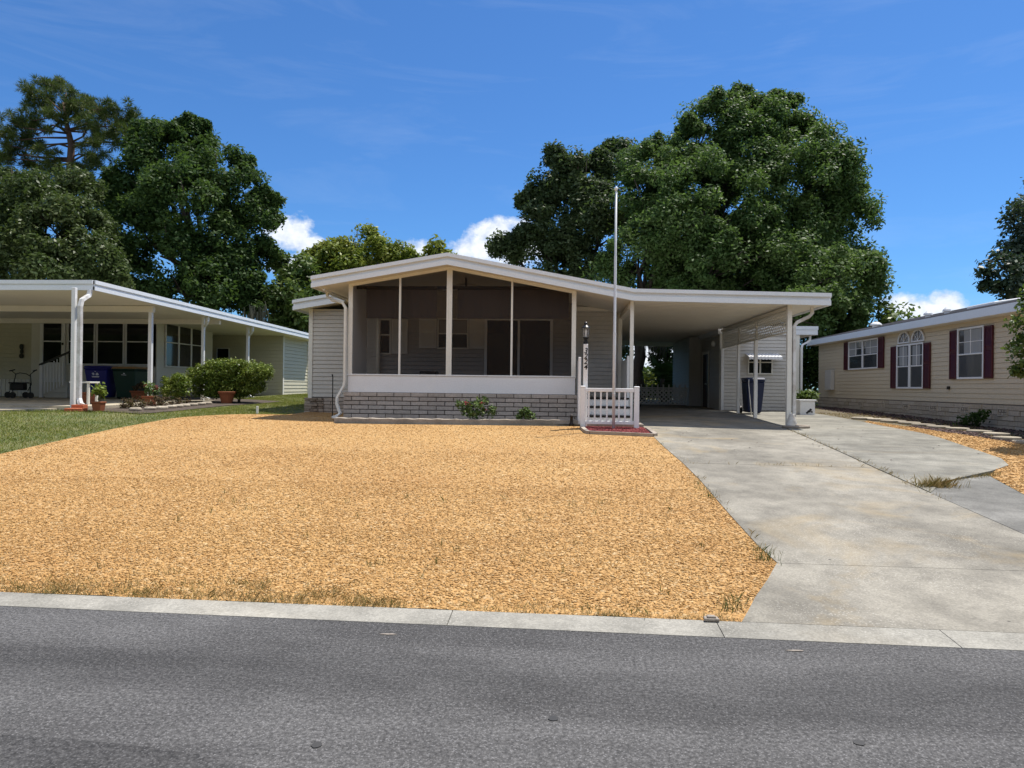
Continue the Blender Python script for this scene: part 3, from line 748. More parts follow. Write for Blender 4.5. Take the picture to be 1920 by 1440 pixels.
# inside the porch
U = lambda x: x + 6.96
window(FM, U(-5.05), U(-4.72), 2.42, 3.32, H, 1, .55, .04, 'glass', 'trim', None)
shutter(FM, U(-4.66), U(-4.22), 2.40, 3.34, H, 'shutter_grey')
window(FM, U(-3.36), U(-2.58), 2.58, 3.34, H, 1, .5, .04, 'glass', 'trim', 'blind')
shutter(FM, U(-3.9), U(-3.42), 2.56, 3.37, H, 'shutter_grey'); shutter(FM, U(-2.52), U(-2.04), 2.56, 3.37, H, 'shutter_grey')
mb = MB()
for a, b, c, d in ((-2.1, -2.03, 1.2, 3.33), (-.32, -.25, 1.2, 3.33), (-2.1, -.25, 3.33, 3.4), (-1.2, -1.14, 1.2, 3.33)): mb.obox(FM, U(a), U(b), .02, .07, c, d)
sd = mb.build('sliding_door', M['vinyl'], H)
MB().obox(FM, U(-2.03), U(-1.2), .018, .03, 1.2, 3.33).build('pane', M['glass'], sd); MB().obox(FM, U(-1.14), U(-.32), .03, .042, 1.2, 3.33).build('pane', M['glass'], sd)
MB().obox(FM, U(-.37), U(-.335), .071, .11, 2.05, 2.3).build('handle', M['black'], sd, bevel=.005)
MB().tube([(-5.0, 19.08, 1.2), (-5.0, 19.08, 3.25), (-5.0, 19.12, 3.3)], .045, 10).build('pipe', M['trim'], H, smooth=True)
mb = MB(); mb.box(-3.75, -3.3, 18.5, 18.9, 1.15, 1.92); mb.build('storage_box', M['black'], H, bevel=.02)
MB().box(-5.0, .25, 16.7, 19.15, 1.0, 1.15).build('porch_floor', M['slabl'], H)
# ceiling fan
mb = MB(); fc = (-2.45, 17.9)
mb.lathe((fc[0], fc[1], 3.95), [(.03, .35), (.03, .12), (.10, .1), (.11, 0), (.06, -.04)], 14)
fan = mb.build('ceiling_fan', M['darkmetal'], H, smooth=True)
for k in range(5):
    a = k * 2 * PI / 5 + .4; F_ = frame(fc, (math.cos(a), math.sin(a)))
    MB().obox(F_, .12, .62, -.055, .055, 3.99, 4.0).build('blade', M['shutter_grey'], fan)
# screened front
YP = 16.6; zb = lambda x: rt(x) - TH + .012
PX = [-5.03, -3.84, -2.66, -1.18, .27]; PW = [.10, .045, .13, .045, .10]
for x, w in zip(PX, PW):
    mb = MB(); mb.hexa([(x - w / 2, YP - .04, 1.80), (x + w / 2, YP - .04, 1.80), (x + w / 2, YP + .04, 1.80), (x - w / 2, YP + .04, 1.80), (x - w / 2, YP - .04, zb(x - w / 2)), (x + w / 2, YP - .04, zb(x + w / 2)), (x + w / 2, YP + .04, zb(x + w / 2)), (x - w / 2, YP + .04, zb(x - w / 2))])
    if w > .12: mb.box(x - .012, x + .012, YP - .05, YP - .0401, 1.8, zb(x) - .02)
    mb.build('porch_post', M['trim'], H)
mb = MB(); mb.box(-5.09, .33, YP - .05, YP + .05, 1.765, 1.80); mb.build('sill_rail', M['white'], H, bevel=.005)
mb = MB()
for a, b in ((-5.08, -2.66), (-2.66, .32)):
    mb.hexa([(a, YP - .02, zb(a) - .07), (b, YP - .02, zb(b) - .07), (b, YP + .03, zb(b) - .07), (a, YP + .03, zb(a) - .07), (a, YP - .02, zb(a)), (b, YP - .02, zb(b)), (b, YP + .03, zb(b)), (a, YP + .03, zb(a))])
mb.build('top_beam', M['trim'], H)
for a, b in zip(PX[:-1], PX[1:]):
    MB().add([(a, YP, 1.8), (b, YP, 1.8), (b, YP, zb(b)), (a, YP, zb(a))], [(0, 1, 2, 3)]).build('screen_panel', M['screen'], H)
for s, x in ((-1, -5.05), (1, .29)):
    MB().add([(x, YP + .05, 1.8), (x, 19.15, 1.8), (x, 19.15, zb(x)), (x, YP + .05, zb(x))], [(0, 1, 2, 3)]).build('screen_panel', M['screen'], H)
    mb = MB(); mb.box(x - .02, x + .02, YP + .06, 19.15, .9, 1.8); mb.build('kick_panel', M['kick'], H)
    for y in (17.9, 19.12): MB().box(x - .03, x + .03, y - .03, y + .03, 1.8, zb(x)).build('porch_post', M['trim'], H)
mb = MB(); mb.box(-5.02, -4.99, 16.7, 17.86, 1.8, 3.93); mb.build('side_panel', M['vinyl'], H, bevel=.004)
mb = MB(); mb.box(-5.07, .31, YP - .03, YP + .02, 1.37, 1.764); mb.build('kick_panel', M['kick'], H)
FP = frame((-5.16, YP), (1, 0))
mb = MB(); mb.bricks(FP, 0, 5.56, .66, 7, .406, .1025, dep=.085); bs_ = mb.build('brick_wall', M['block'], H, bevel=.005)
MB().obox(FP, .01, 5.55, -.08, .055, .5, 1.365).build('mortar_backing', M['mortar'], bs_)
for x0, x1 in ((-4.72, -3.0), (-2.5, .15)):      # roll-down shades behind the screen
    mb = MB(); nS = 40
    for k in range(nS):
        a, b = x0 + (x1 - x0) * k / nS, x0 + (x1 - x0) * (k + 1) / nS
        ya, yb = 16.82 + .012 * math.sin(k * .9), 16.82 + .012 * math.sin((k + 1) * .9)
        mb.add([(a, ya, 3.17), (b, yb, 3.17), (b, yb, 3.84), (a, ya, 3.84)], [(0, 1, 2, 3)])
    sh = mb.build('roller_shade', M['shade'], H)
    MB().tube([(x0, 16.82, 3.87), (x1, 16.82, 3.87)], .035, 10).build('roller', M['darkmetal'], sh, smooth=True)
    MB().tube([(x0, 16.82, 3.16), (x1, 16.82, 3.16)], .014, 8).build('hem_bar', M['shade'], sh)
mb = MB(); mb.box(-4.98, .24, 16.86, 16.94, 3.86, 3.93); mb.build('shade_beam', M['darkmetal'], H)
def downspout(pts, parent, mat='white', r=.042, shoe=True):
    o = MB().tube(pts, r, 4).build('downspout', M[mat], parent, bevel=.004)
    e = Vector(pts[-1]); 
    if shoe:
        mb = MB(); k = Vector(pts[-2]); d = (e - k); d.z = 0; d = d.normalized() if d.length > .02 else Vector((0, -1, 0))
        mb.tube([e, e + d * .12 + Vector((0, 0, -.04))], [r * 1.05, r * 1.25], 4); mb.build('spout_shoe', M[mat], o)
    return o
downspout([(-5.72, 16.9, 3.80), (-5.70, 16.88, 3.68), (-5.55, 16.75, 3.58), (-5.2, 16.5, 3.48), (-5.12, 16.47, 3.36), (-5.12, 16.47, 1.62), (-5.14, 16.46, 1.5), (-5.29, 16.44, 1.22), (-5.29, 16.43, 1.08), (-5.20, 16.4, .86), (-5.26, 16.35, .80)], H, 'trim')
mb = MB(); mb.tube([(-5.55, 17.9, 3.72), (-5.12, 17.9, 3.46)], .03, 4); mb.tube([(-5.6, YF + .1, 3.765), (-5.6, 18.7, 3.765)], .03, 4); mb.build('eave_brace', M['trim'], H)
downspout([(5.72, 16.75, 3.45), (5.72, 16.72, 3.30), (5.64, 16.7, 3.22), (5.34, 16.6, 3.08), (5.27, 16.58, 2.98), (5.27, 16.55, 2.2), (5.27, 16.5, .92)], H, 'stained', .05, False)
MB().lathe((5.20, 16.45, .70), [(.10, .0), (.12, .06), (.10, .16), (.06, .26), (.06, .3)], 10).build('downspout_boot', M['stained'], H, smooth=True)
# carport posts, lattice, gate
for (x, y, w) in ((1.60, 16.5, .085), (5.14, 16.5, .10)):
    MB().box(x - w / 2, x + w / 2, y - w / 2, y + w / 2, Z(x, y, -.02), rt(x) - TH + .016).build('carport_post', M['trim'], H, bevel=.006)
for (x, y, w) in ((5.14, 19.26, .09), (5.14, 21.09, .075), (5.14, 23.2, .09)):
    MB().box(x - w / 2, x + w / 2, y - w / 2, y + w / 2, Z(x, y, -.02), 2.84).build('carport_post', M['white'], H, bevel=.006)
MB().box(5.09, 5.19, 16.5, 23.2, 3.37, 3.44).build('header_beam', M['soffit'], H)
def lattice(F, u0, u1, z0, z1, parent, mat, sp=.105, w=.032, t=.007, name='lattice_panel'):
    mb = MB(); h = z1 - z0; L = u1 - u0
    for s in (1, -1):
        c = -h
        while c < L:
            a0, b0 = (c, 0.) if c >= 0 else (0., -c); m_ = min(L - a0, h - b0)
            if m_ > .02:
                a1, b1 = a0 + m_, b0 + m_; q2 = w * .5
                ww = (0, t) if s == 1 else (t, 2 * t)
                f = (lambda a: u0 + a) if s == 1 else (lambda a: u1 - a)
                pts = [(a0 - q2, b0 + q2), (a0 + q2, b0 - q2), (a1 + q2, b1 - q2), (a1 - q2, b1 + q2)]
                lo = [F(min(max(f(a), u0), u1), ww[0], min(max(z0 + b, z0), z1)) for a, b in pts]; hi = [F(min(max(f(a), u0), u1), ww[1], min(max(z0 + b, z0), z1)) for a, b in pts]
                mb.hexa(lo + hi)
            c += sp
    o = mb.build(name, M[mat], parent); fb = MB(); e = .04
    for a, b, c, d in ((u0, u1, z0, z0 + e), (u0, u1, z1 - e, z1), (u0, u0 + e, z0 + e, z1 - e), (u1 - e, u1, z0 + e, z1 - e)): fb.obox(F, a, b, -.012, .03, c, d)
    fb.build('lattice_frame', M[mat], o); return o
FLat = frame((5.15, 23.2), (0, -1))
for y0, y1 in ((16.56, 19.22), (19.24, 21.07), (21.09, 23.15)): lattice(FLat, 23.2 - y1, 23.2 - y0, 2.84, 3.36, H, 'trim', .15, .046, .003)
# utility room behind the carport
FS = frame((5.10, 23.3), (1, 0))
mb = MB(); mb.siding(FS, 0, 2.45, .74, 3.33); mb.build('siding_wall', M['siding'], H)
mb = MB(); F1 = frame((5.1, 26.4), (0, -1)); mb.siding(F1, 0, 3.1, .74, 3.42); F2 = frame((4.66, 30.2), (0, -1)); mb.siding(F2, 0, 3.8, .74, 3.42); F3 = frame((4.66, 26.4), (1, 0)); mb.siding(F3, 0, .44, .74, 3.42)
mb.build('siding_wall', M['siding'], H)
mb = MB(); FR2 = frame((7.55, 23.3), (0, 1)); mb.siding(FR2, 0, 6.9, .74, 3.33); mb.box(4.7, 7.5, 30.1, 30.25, .74, 3.33); mb.build('siding_wall', M['siding'], H)
MB().obox(FS, 2.36, 2.48, .014, .035, .72, 3.3).build('corner_board', M['trim'], H); MB().obox(FS, -.03, .09, .014, .035, .72, 3.3).build('corner_board', M['trim'], H)
mb = MB(); mb.obox(FS, 2.1, 2.5, .014, .06, .70, .86); mb.build('footing_brick', M['block'], H)
mb = MB(); mb.obox(F1, .45, 1.35, .014, .03, .78, 2.75); ud = mb.build('utility_door', M['brown_door'], H)
mb = MB(); mb.obox(F1, .36, .45, .014, .04, .76, 2.84); mb.obox(F1, 1.35, 1.44, .014, .04, .76, 2.84); mb.obox(F1, .45, 1.35, .014, .04, 2.75, 2.84); mb.build('door_frame', M['trim'], ud)
MB().lathe((5.02, 25.2, 1.7), [(.03, -.03), (.035, 0), (.03, .03)], 10).build('door_knob', M['chrome'], ud)
MB().lathe((5.0, 23.9, 3.02), [(.04, .1), (.07, .05), (.085, 0), (.06, -.08)], 12).build('wall_lamp', M['ball'], H, smooth=True)
window(FS, .90, 1.60, 2.06, 2.62, H, 2, .62, .04, 'glass', 'trim', None, .05)
mb = MB(); nA = 20
for k in range(nA):                               # ribbed metal awning with scalloped front edge
    a, b = .78 + 1.02 * k / nA, .78 + 1.02 * (k + 1) / nA; h = .012 * (k % 2)
    mb.hexa([FS(a, .03, 2.67 + h), FS(b, .03, 2.67 + h), FS(b, .52, 2.55 + h), FS(a, .52, 2.55 + h), FS(a, .03, 2.685 + h), FS(b, .03, 2.685 + h), FS(b, .52, 2.565 + h), FS(a, .52, 2.565 + h)])
    mb.hexa([FS(a, .51, 2.48 + h), FS(b, .51, 2.48 + h), FS(b, .535, 2.475 + h), FS(a, .535, 2.475 + h), FS(a, .52, 2.56 + h), FS(b, .52, 2.56 + h), FS(b, .525, 2.56 + h), FS(a, .525, 2.56 + h)])
mb.add([FS(.78, .03, 2.67), FS(.78, .52, 2.55), FS(.78, .52, 2.48)], [(0, 1, 2)]); mb.add([FS(1.8, .03, 2.67), FS(1.8, .52, 2.55), FS(1.8, .52, 2.48)], [(0, 1, 2)])
mb.build('awning', M['vinyl'], H)
mb = MB(); mb.hexa([(5.01, 23.26, 3.31), (8.1, 23.26, 3.31), (8.1, 30.4, 3.31), (5.01, 30.4, 3.31), (5.01, 23.26, 3.55), (8.1, 23.26, 3.55), (8.1, 30.4, 3.55), (5.01, 30.4, 3.55)]); mb.build('utility_roof', M['roof'], H)
mb = MB(); mb.box(5.96, 8.14, 23.215, 23.255, 3.46, 3.572); mb.box(5.96, 8.12, 23.23, 23.256, 3.30, 3.459); mb.box(8.101, 8.14, 23.26, 30.4, 3.30, 3.572); mb.build('fascia', M['fascia'], H)
downspout([(7.95, 23.4, 3.3), (7.95, 23.4, 3.16), (7.88, 23.38, 3.08), (7.66, 23.24, 2.98), (7.62, 23.2, 2.88), (7.62, 23.2, .95)], H, 'white', .04, False)

# ================================================================== THINGS AT THE MAIN HOUSE
# entry steps with white side panels
T = thing('entry_steps', 'white entry steps with a tall solid side panel leading up beside the screened porch', 'steps', (1.0, 16.0, .75))
for k in range(3):
    mb = MB(); z = .75 + .19 * k; y = 15.45 + .30 * k
    mb.box(.45, 1.5, y, 17.2 - .01 * k, z, z + .145); mb.build('step', M['vinyl'], T, bevel=.006)
    MB().box(.43, 1.52, y - .025, y + .29 if k < 2 else 17.25, z + .150, z + .185).build('shadow_tread', M['darkmetal'], T, bevel=.006)  # dark tread colour stands in for the shadow bands between the risers
MB().box(.43, 1.5, 17.26, 19.1, .75, 1.30).build('landing', M['siding'], T)
for x, y0, y1, z1 in ((1.60, 16.98, 19.1, 2.25), (.385, 15.3, 16.5, 2.14)):
    mb = MB(); mb.box(x - .02, x + .02, y0 + .1, y1, 1.0 if x > 1 else .8, z1); mb.build('side_panel', M['vinyl'], T, bevel=.004)
    MB().box(x - (.055 if x > 1 else .03), x + (.055 if x > 1 else .03), y0 - .0, y0 + .099, .72, z1 + .05).build('post', M['vinyl'], T, bevel=.008)
mb = MB(); mb.box(.44, 1.70, 14.78, 15.42, .68, .80); mb.build('step_pad', M['edge'], T, bevel=.012)
# railing
T = thing('porch_railing', 'white vinyl railing section with square balusters in front of the entry steps', 'railing', (1.0, 14.62, .7))
for x in (.44, 1.53):
    p = MB().box(x - .05, x + .05, 14.56, 14.66, Z(x, 14.6, -.05), 1.54).build('post', M['vinyl'], T, bevel=.006)
    MB().box(x - .056, x + .056, 14.554, 14.666, 1.541, 1.575).build('post_cap', M['vinyl'], p, bevel=.012)
MB().box(.49, 1.48, 14.58, 14.64, 1.455, 1.53).build('top_rail', M['vinyl'], T, bevel=.006)
MB().box(.49, 1.48, 14.585, 14.635, .79, .86).build('bottom_rail', M['vinyl'], T, bevel=.006)
for k in range(8):
    x = .56 + .123 * k; MB().box(x - .016, x + .016, 14.593, 14.627,   .8605, 1.4545).build('baluster', M['vinyl'], T)
# lamp post with house number
LX, LY = .49, 14.76
T = thing('lamp_post', 'white square lamp post with a black coach lantern and the house number 3224', 'lamp post', (LX, LY, .7))
MB().box(LX - .047, LX + .047, LY - .047, LY + .047, Z(LX, LY, -.05), 2.44).build('post', M['vinyl'], T, bevel=.008)
mb = MB(); mb.lathe((LX, LY, 2.44), [(.05, 0), (.05, .05), (.035, .06), (.035, .10), (.062, .12), (.062, .14)], 12); ln = mb.build('lantern', M['black'], T, smooth=False)
mb = MB(); mb.lathe((LX, LY, 2.58), [(.055, 0), (.075, .19)], 6); mb.build('lantern_glass', M['clear'], ln)
mb = MB(); mb.lathe((LX, LY, 2.77), [(.09, 0), (.085, .015), (.04, .06), (.03, .07), (.034, .09), (.03, .115), (.012, .13)], 12); mb.build('lantern_cap', M['black'], ln)
mb = MB()
for k in range(6): a = k * PI / 3; mb.tube([(LX + .057 * math.cos(a), LY + .057 * math.sin(a), 2.58), (LX + .078 * math.cos(a), LY + .078 * math.sin(a), 2.77)], .005, 4)
mb.build('lantern_cage', M['black'], ln)
MB().lathe((LX, LY, 2.60), [(.012, 0), (.012, .07), (.02, .09), (.012, .13)], 8).build('bulb', M['ball'], ln)
for k, ch in enumerate('3224'):
    cu = bpy.data.curves.new('number', 'FONT'); cu.body = ch; cu.size = .15; cu.shear = .25; cu.extrude = .004; cu.offset = .002; cu.align_x = 'CENTER'
    to = bpy.data.objects.new('number_tmp', cu); COL.objects.link(to)
    me = bpy.data.meshes.new_from_object(to.evaluated_get(bpy.context.evaluated_depsgraph_get())); bpy.data.objects.remove(to)
    me.materials.clear(); me.materials.append(M['black'])
    o = bpy.data.objects.new('house_number_digit', me); COL.objects.link(o); o.parent = T
    o.rotation_euler = (PI / 2, 0, 0); o.location = Vector((LX - .004, LY - .052, 2.25 - .112 * k)) - Vector((LX, LY, .7))
# flagpole
FX, FY = 1.055, 14.42
T = thing('flagpole', 'slim silver flagpole with a round white finial and no flag', 'flagpole', (FX, FY, .69))
MB().tube([(FX, FY, Z(FX, FY, -.05)), (FX, FY, 2.62), (FX, FY, 2.63), (FX, FY, 4.2), (FX, FY, 4.21), (FX, FY, 5.5)], [.031, .031, .027, .027, .023, .021], 14).build('pole', M['chrome'], T, smooth=True)
mb = MB(); mb.lathe((FX, FY, 5.5), [(.012, 0), (.012, .02), (.026, .032), (.036, .055), (.036, .068), (.026, .09), (.008, .102)], 14); mb.build('finial', M['ball'], T, smooth=True)
mb = MB(); mb.tube([(FX - .03, FY - .03, 1.42), (FX + .02, FY - .036, 1.42)], .008, 6); mb.tube([(FX, FY - .03, 1.36), (FX, FY - .05, 1.38), (FX, FY - .05, 1.46), (FX, FY - .03, 1.48)], .005, 6); mb.build('cleat', M['chrome'], T)
mb = MB(); mb.lathe((FX, FY, 2.6), [(.034, 0), (.034, .05)], 14); mb.build('joint_collar', M['chrome'], T)
# border of the red mulch
mb = MB()
def strip(pts, w, h, off):
    for (a, b) in zip(pts[:-1], pts[1:]):
        F_ = frame(a, (b[0] - a[0], b[1] - a[1])); L = math.dist(a, b); n_ = max(1, int(L / .25))
        for k in range(n_):
            u0, u1 = L * k / n_, L * (k + 1) / n_; za, zb_ = Z(*F_(u0, 0, 0)[:2], off), Z(*F_(u1, 0, 0)[:2], off)
            mb.hexa([F_(u0, -w, za), F_(u1, -w, zb_), F_(u1, w, zb_), F_(u0, w, za), F_(u0, -w, za + h), F_(u1, -w, zb_ + h), F_(u1, w, zb_ + h), F_(u0, w, za + h)])
strip([(.42, 14.5), (.50, 13.78), (.56, 13.72), (1.72, 13.50), (1.78, 13.56), (1.74, 14.5)], .04, .07, 0)
mb.build('bed_border', M['edge'], label='pale concrete border around the red mulch at the flagpole', cat='border', loc=(1.1, 13.7, .65))
# edging kerb in front of the porch
mb = MB(); pr_ = []
for i in range(41):
    t = i / 40; x = -4.86 + 5.22 * t; y = 14.9 + .34 * t - .10 * math.sin(PI * t) + .01 * math.sin(i * 1.7); pr_.append((x, y, Z(x, y, -.02), .135 + .007 * math.sin(i * 2.3)))
for a, b in zip(pr_[:-1], pr_[1:]):
    mb.hexa([(a[0], a[1], a[2]), (b[0], b[1], b[2]), (b[0], b[1] + .22, b[2]), (a[0], a[1] + .22, a[2]), (a[0], a[1] + .015, a[2] + a[3]), (b[0], b[1] + .015, b[2] + b[3]), (b[0], b[1] + .21, b[2] + b[3] + .01), (a[0], a[1] + .21, a[2] + a[3] + .01)])
mb.build('garden_edging', M['edge'], label='long mottled concrete edging kerb in front of the brick porch base', cat='edging', loc=(-2.2, 15, .7))
MB().tube([(-5.42, 16.5, .74), (-5.42, 16.5, 1.72), (-5.42, 16.47, 1.78), (-5.42, 16.44, 1.76)], .012, 8).build('hose_stake', M['black'], label='thin black metal stake standing by the left downspout', cat='stake', loc=(-5.42, 16.5, .72))
mb = MB(); mb.box(-7.55, -7.5, 17.1, 17.14, .72, .98); mb.build('boundary_stake', M['trim'], bevel=.004, label='short pale stake at the edge of the lawn near the stone corner', cat='stake', loc=(-7.52, 17.1, .75))
mb = MB(); mb.lathe((.22, 15.12, .70), [(.05, 0), (.06, .05), (.035, .09), (.03, .2), (.045, .22), (.02, .26)], 10); mb.build('garden_spigot', M['darkmetal'], smooth=True, label='small dark sprinkler stub at the right end of the edging', cat='sprinkler', loc=(.22, 15.12, .7))

def wheelie(name, x, y, z, w, d, h, body, lid, label, group=None, rot=0., emblem=None):
    T = thing(name, label, 'bin', (x, y, z), group)
    F = frame((x, y), (math.cos(rot), math.sin(rot)))
    def fr(sw, sd, zz): return [F(-w / 2 * sw, d / 2 * sd, zz), F(w / 2 * sw, d / 2 * sd, zz), F(w / 2 * sw, -d / 2, zz), F(-w / 2 * sw, -d / 2, zz)]
    mb = MB(); mb.hexa(fr(.74, .68, z + .04) + fr(.97, .97, z + h * .88)); mb.hexa(fr(1.02, 1.02, z + h * .8801) + fr(1.03, 1.04, z + h * .935))
    b = mb.build('body', M[body], T, bevel=.025)
    mb = MB(); mb.hexa(fr(1.06, 1.08, z + h * .94) + fr(.98, .9, z + h)); mb.obox(F, -w * .3, w * .3, -d / 2 - .06, -d / 2 + .02, z + h * .9, z + h * .95); mb.build('lid', M[lid], T, bevel=.02)
    for s in (-1, 1): MB().tube([F(s * (w / 2 - .03), -d / 2 - .02, z + .11), F(s * (w / 2 + .03), -d / 2 - .02, z + .11)], .11, 16).build('wheel', M['black'], T)
    MB().tube([F(-w * .36, -d / 2 - .05, z + h * .86), F(w * .36, -d / 2 - .05, z + h * .86)], .016, 8).build('handle', M[body], T)
    if emblem:
        def on(u, zz): t = (zz - .04) / (h * .88 - .04); return F(u, d / 2 * (.68 + .29 * t) + .006, z + zz)
        e = MB()
        for poly in emblem: e.add([on(u, zz) for u, zz in poly], [tuple(range(len(poly)))])
        e.build('emblem', M['red_emblem'], b)
    return T
wheelie('trash_bin', 5.56, 21.1, Z(5.5, 21.1, .02), .52, .66, 1.05, 'navy', 'navy', 'navy wheeled bin by the shed window behind the carport posts')
MB().tube([(5.36, 20.45, .80), (5.33, 20.5, 1.2), (5.31, 20.62, 1.72), (5.33, 20.66, 1.82)], .012, 6).build('white_cord', M['trim'], smooth=True, label='thin white cord hanging down the front of the navy bin', cat='cord', loc=(5.36, 20.45, .8))
T = thing('planter_box', 'white square planter box with flaking paint at the corner of the shed', 'planter', (7.05, 21.1, .76))
mb = MB(); mb.box(6.84, 7.26, 20.9, 21.3, Z(7, 21, 0), 1.22); mb.build('box', M['vinyl'], T, bevel=.01); MB().box(6.81, 7.29, 20.87, 21.33, 1.221, 1.262).build('rim', M['vinyl'], T, bevel=.008); MB().box(6.86, 7.24, 20.92, 21.28, 1.263, 1.27).build('soil', M['soil'], T)
mb = MB()
for (u, z_, s) in ((.25, .12, .05), (.3, .17, .04), (.2, .08, .04), (.33, .10, .035)):
    pts = [(6.84 + u + s * rnd.uniform(.5, 1.2) * math.cos(a), 20.897, Z(7, 21, z_) + s * rnd.uniform(.5, 1.2) * math.sin(a)) for a in np.linspace(0, 2 * PI, 9)[:-1]]; mb.prism(pts, (0, -.002, 0))
mb.build('worn_patch', M['black'], T)
T = thing('splash_ring', 'curled strip of grey edging lying at the foot of the carport corner post', 'edging', (5.15, 16.1, .68))
mb = MB(); pts = [(5.12 + .32 * math.cos(a), 16.1 + .30 * math.sin(a), Z(5.1, 16.1, .045)) for a in np.linspace(-2.6, 1.2, 16)]; mb.tube(pts, .035, 6); mb.build('rubber_strip', M['edge'], T, smooth=True)
mb = MB(); mb.box(4.98, 5.3, 16.3, 16.6, .66, .72); mb.build('paver', M['edge'], T, bevel=.015)
# lattice fence across the back of the carport
T = thing('lattice_gate', 'grey lattice gate with picket tops across the back of the carport', 'gate', (3.1, 26.4, .8))
FG = frame((1.62, 26.4), (1, 0)); lattice(FG, .02, 2.98, Z(3, 26.4, .05), 1.50, T, 'shutter_grey', .16, .045, .012)
for k in range(15): u = .08 + k * .2; MB().obox(FG, u, u + .05, .031, .045, 1.2, 1.68).build('picket', M['shutter_grey'], T)
MB().obox(FG, .0, 3.0, .046, .07, 1.52, 1.57).build('rail', M['shutter_grey'], T)
# curb marker
mb = MB(); x, y = 1.0, yo(1.0) + .0
mb.prism([(x - .05, y - .03, .024), (x + .05, y - .03, .024), (x + .045, y + .03, .024), (x - .045, y + .03, .024)], (0, 0, .02)); mb.prism([(x - .03, y - .02, .0442), (x + .03, y - .02, .0442), (x + .026, y + .02, .0442), (x - .026, y + .02, .0442)], (0, 0, .012))
mb.build('valve_cap', M['edge'], bevel=.004, label='little whitish plastic cap lying on the curb at the gravel corner', cat='cap', loc=(x, y, .02))
mb = MB(); mb.prism([(1.34, 4.31, .002), (1.38, 4.305, .002), (1.44, 4.31, .002), (1.45, 4.322, .002), (1.40, 4.327, .002), (1.36, 4.318, .002)], (0, 0, .003)); mb.build('paint_chip', M['edge'], label='pale flat scrap lying on the asphalt below the driveway', cat='scrap', loc=(1.4, 4.31, 0))
mb = MB(); mb.prism([(-1.11, 4.335, .002), (-1.05, 4.33, .002), (-1.0, 4.34, .002), (-1.03, 4.352, .002), (-1.08, 4.347, .002)], (0, 0, .003)); mb.build('paint_chip', M['edge'], label='pale flat scrap lying on the asphalt left of the curb joint', cat='scrap', loc=(-1.05, 4.34, 0))
for (x, y) in ((-.02, 3.32), (1.32, 3.22), (-1.03, 2.98)):
    mb = MB(); mb.prism([(x + .024 * math.cos(a) * rnd.uniform(.85, 1.1), y + .026 * math.sin(a) * rnd.uniform(.85, 1.1), .001) for a in np.linspace(0, 2 * PI, 12)[:-1]], (0, 0, .003))
    mb.build('tar_spot', M['tar'], label='small black tar spot on the asphalt road', cat='spot', group='tar spots on the asphalt', loc=(x, y, 0))

# ================================================================== LEFT HOUSE
LH = thing('neighbour_house', 'cream sided house on the left with a long flat white carport roof', 'house', (-15, 24, .95))
SL = .013
def lt(y): return 3.97 - SL * (y - 16.3)
mb = MB(); x0, x1 = -24, -11.27
mb.hexa([(x0, 16.33, lt(16.3) - .21), (x1, 16.33, lt(16.3) - .21), (x1, 32.4, lt(32.4) - .21), (x0, 32.4, lt(32.4) - .21), (x0, 16.33, lt(16.3) - .01), (x1, 16.33, lt(16.3) - .01), (x1, 32.4, lt(32.4) - .01), (x0, 32.4, lt(32.4) - .01)])
mb.build('roof', M['roof'], LH)
mb = MB(); mb.hexa([(x0, 16.34, lt(16.3) - .23), (x1 - .02, 16.34, lt(16.3) - .23), (x1 - .02, 32.3, lt(32.4) - .23), (x0, 32.3, lt(32.4) - .23), (x0, 16.34, lt(16.3) - .212), (x1 - .02, 16.34, lt(16.3) - .212), (x1 - .02, 32.3, lt(32.4) - .212), (x0, 32.3, lt(32.4) - .212)]); mb.build('soffit', M['soffit'], LH)
def lf(mb, a, b, t0, t1, out):
    (xa, ya), (xb, yb) = a, b; F_ = frame(a, (xb - xa, yb - ya)); L = math.dist(a, b)
    za, zb_ = lt(ya), lt(yb)
    mb.hexa([F_(0, 0, za + t0), F_(L, 0, zb_ + t0), F_(L, out, zb_ + t0), F_(0, out, za + t0), F_(0, 0, za + t1), F_(L, 0, zb_ + t1), F_(L, out, zb_ + t1), F_(0, out, za + t1)])
mb = MB()
for a, b in (((-24, 16.33), (-11.27, 16.33)), ((-11.268, 16.33), (-11.268, 32.4))):
    lf(mb, a, b, -.22, 0, .02); lf(mb, a, b, -.08, .012, .05); lf(mb, a, b, -.23, -.14, .035)
mb.build('fascia', M['fascia'], LH)
FW = frame((-18.85, 24), (1, 0)); W = lambda x: x + 18.85
mb = MB(); mb.obox(FW, 0, 4.61, -.08, 0, .95, 3.75); mb.build('porch_wall', M['wall_white'], LH)
mb = MB(); mb.obox(FW, 1.35, 4.60, .0005, .02, 1.0, 2.08); mb.build('kick_panel', M['wall_white'], LH)
mb = MB(); FS_ = frame((-24, 24.03), (1, 0)); mb.siding(FS_, 0, 5.15, 1.6, 3.75, .15); mb.build('siding_wall', M['siding_tan'], LH)
mb = MB()
for k in range(34): mb.obox(FS_, k * .15, k * .15 + .13, -.02, .02, .95, 1.59)
mb.build('skirting_panel', M['wall_white'], LH)
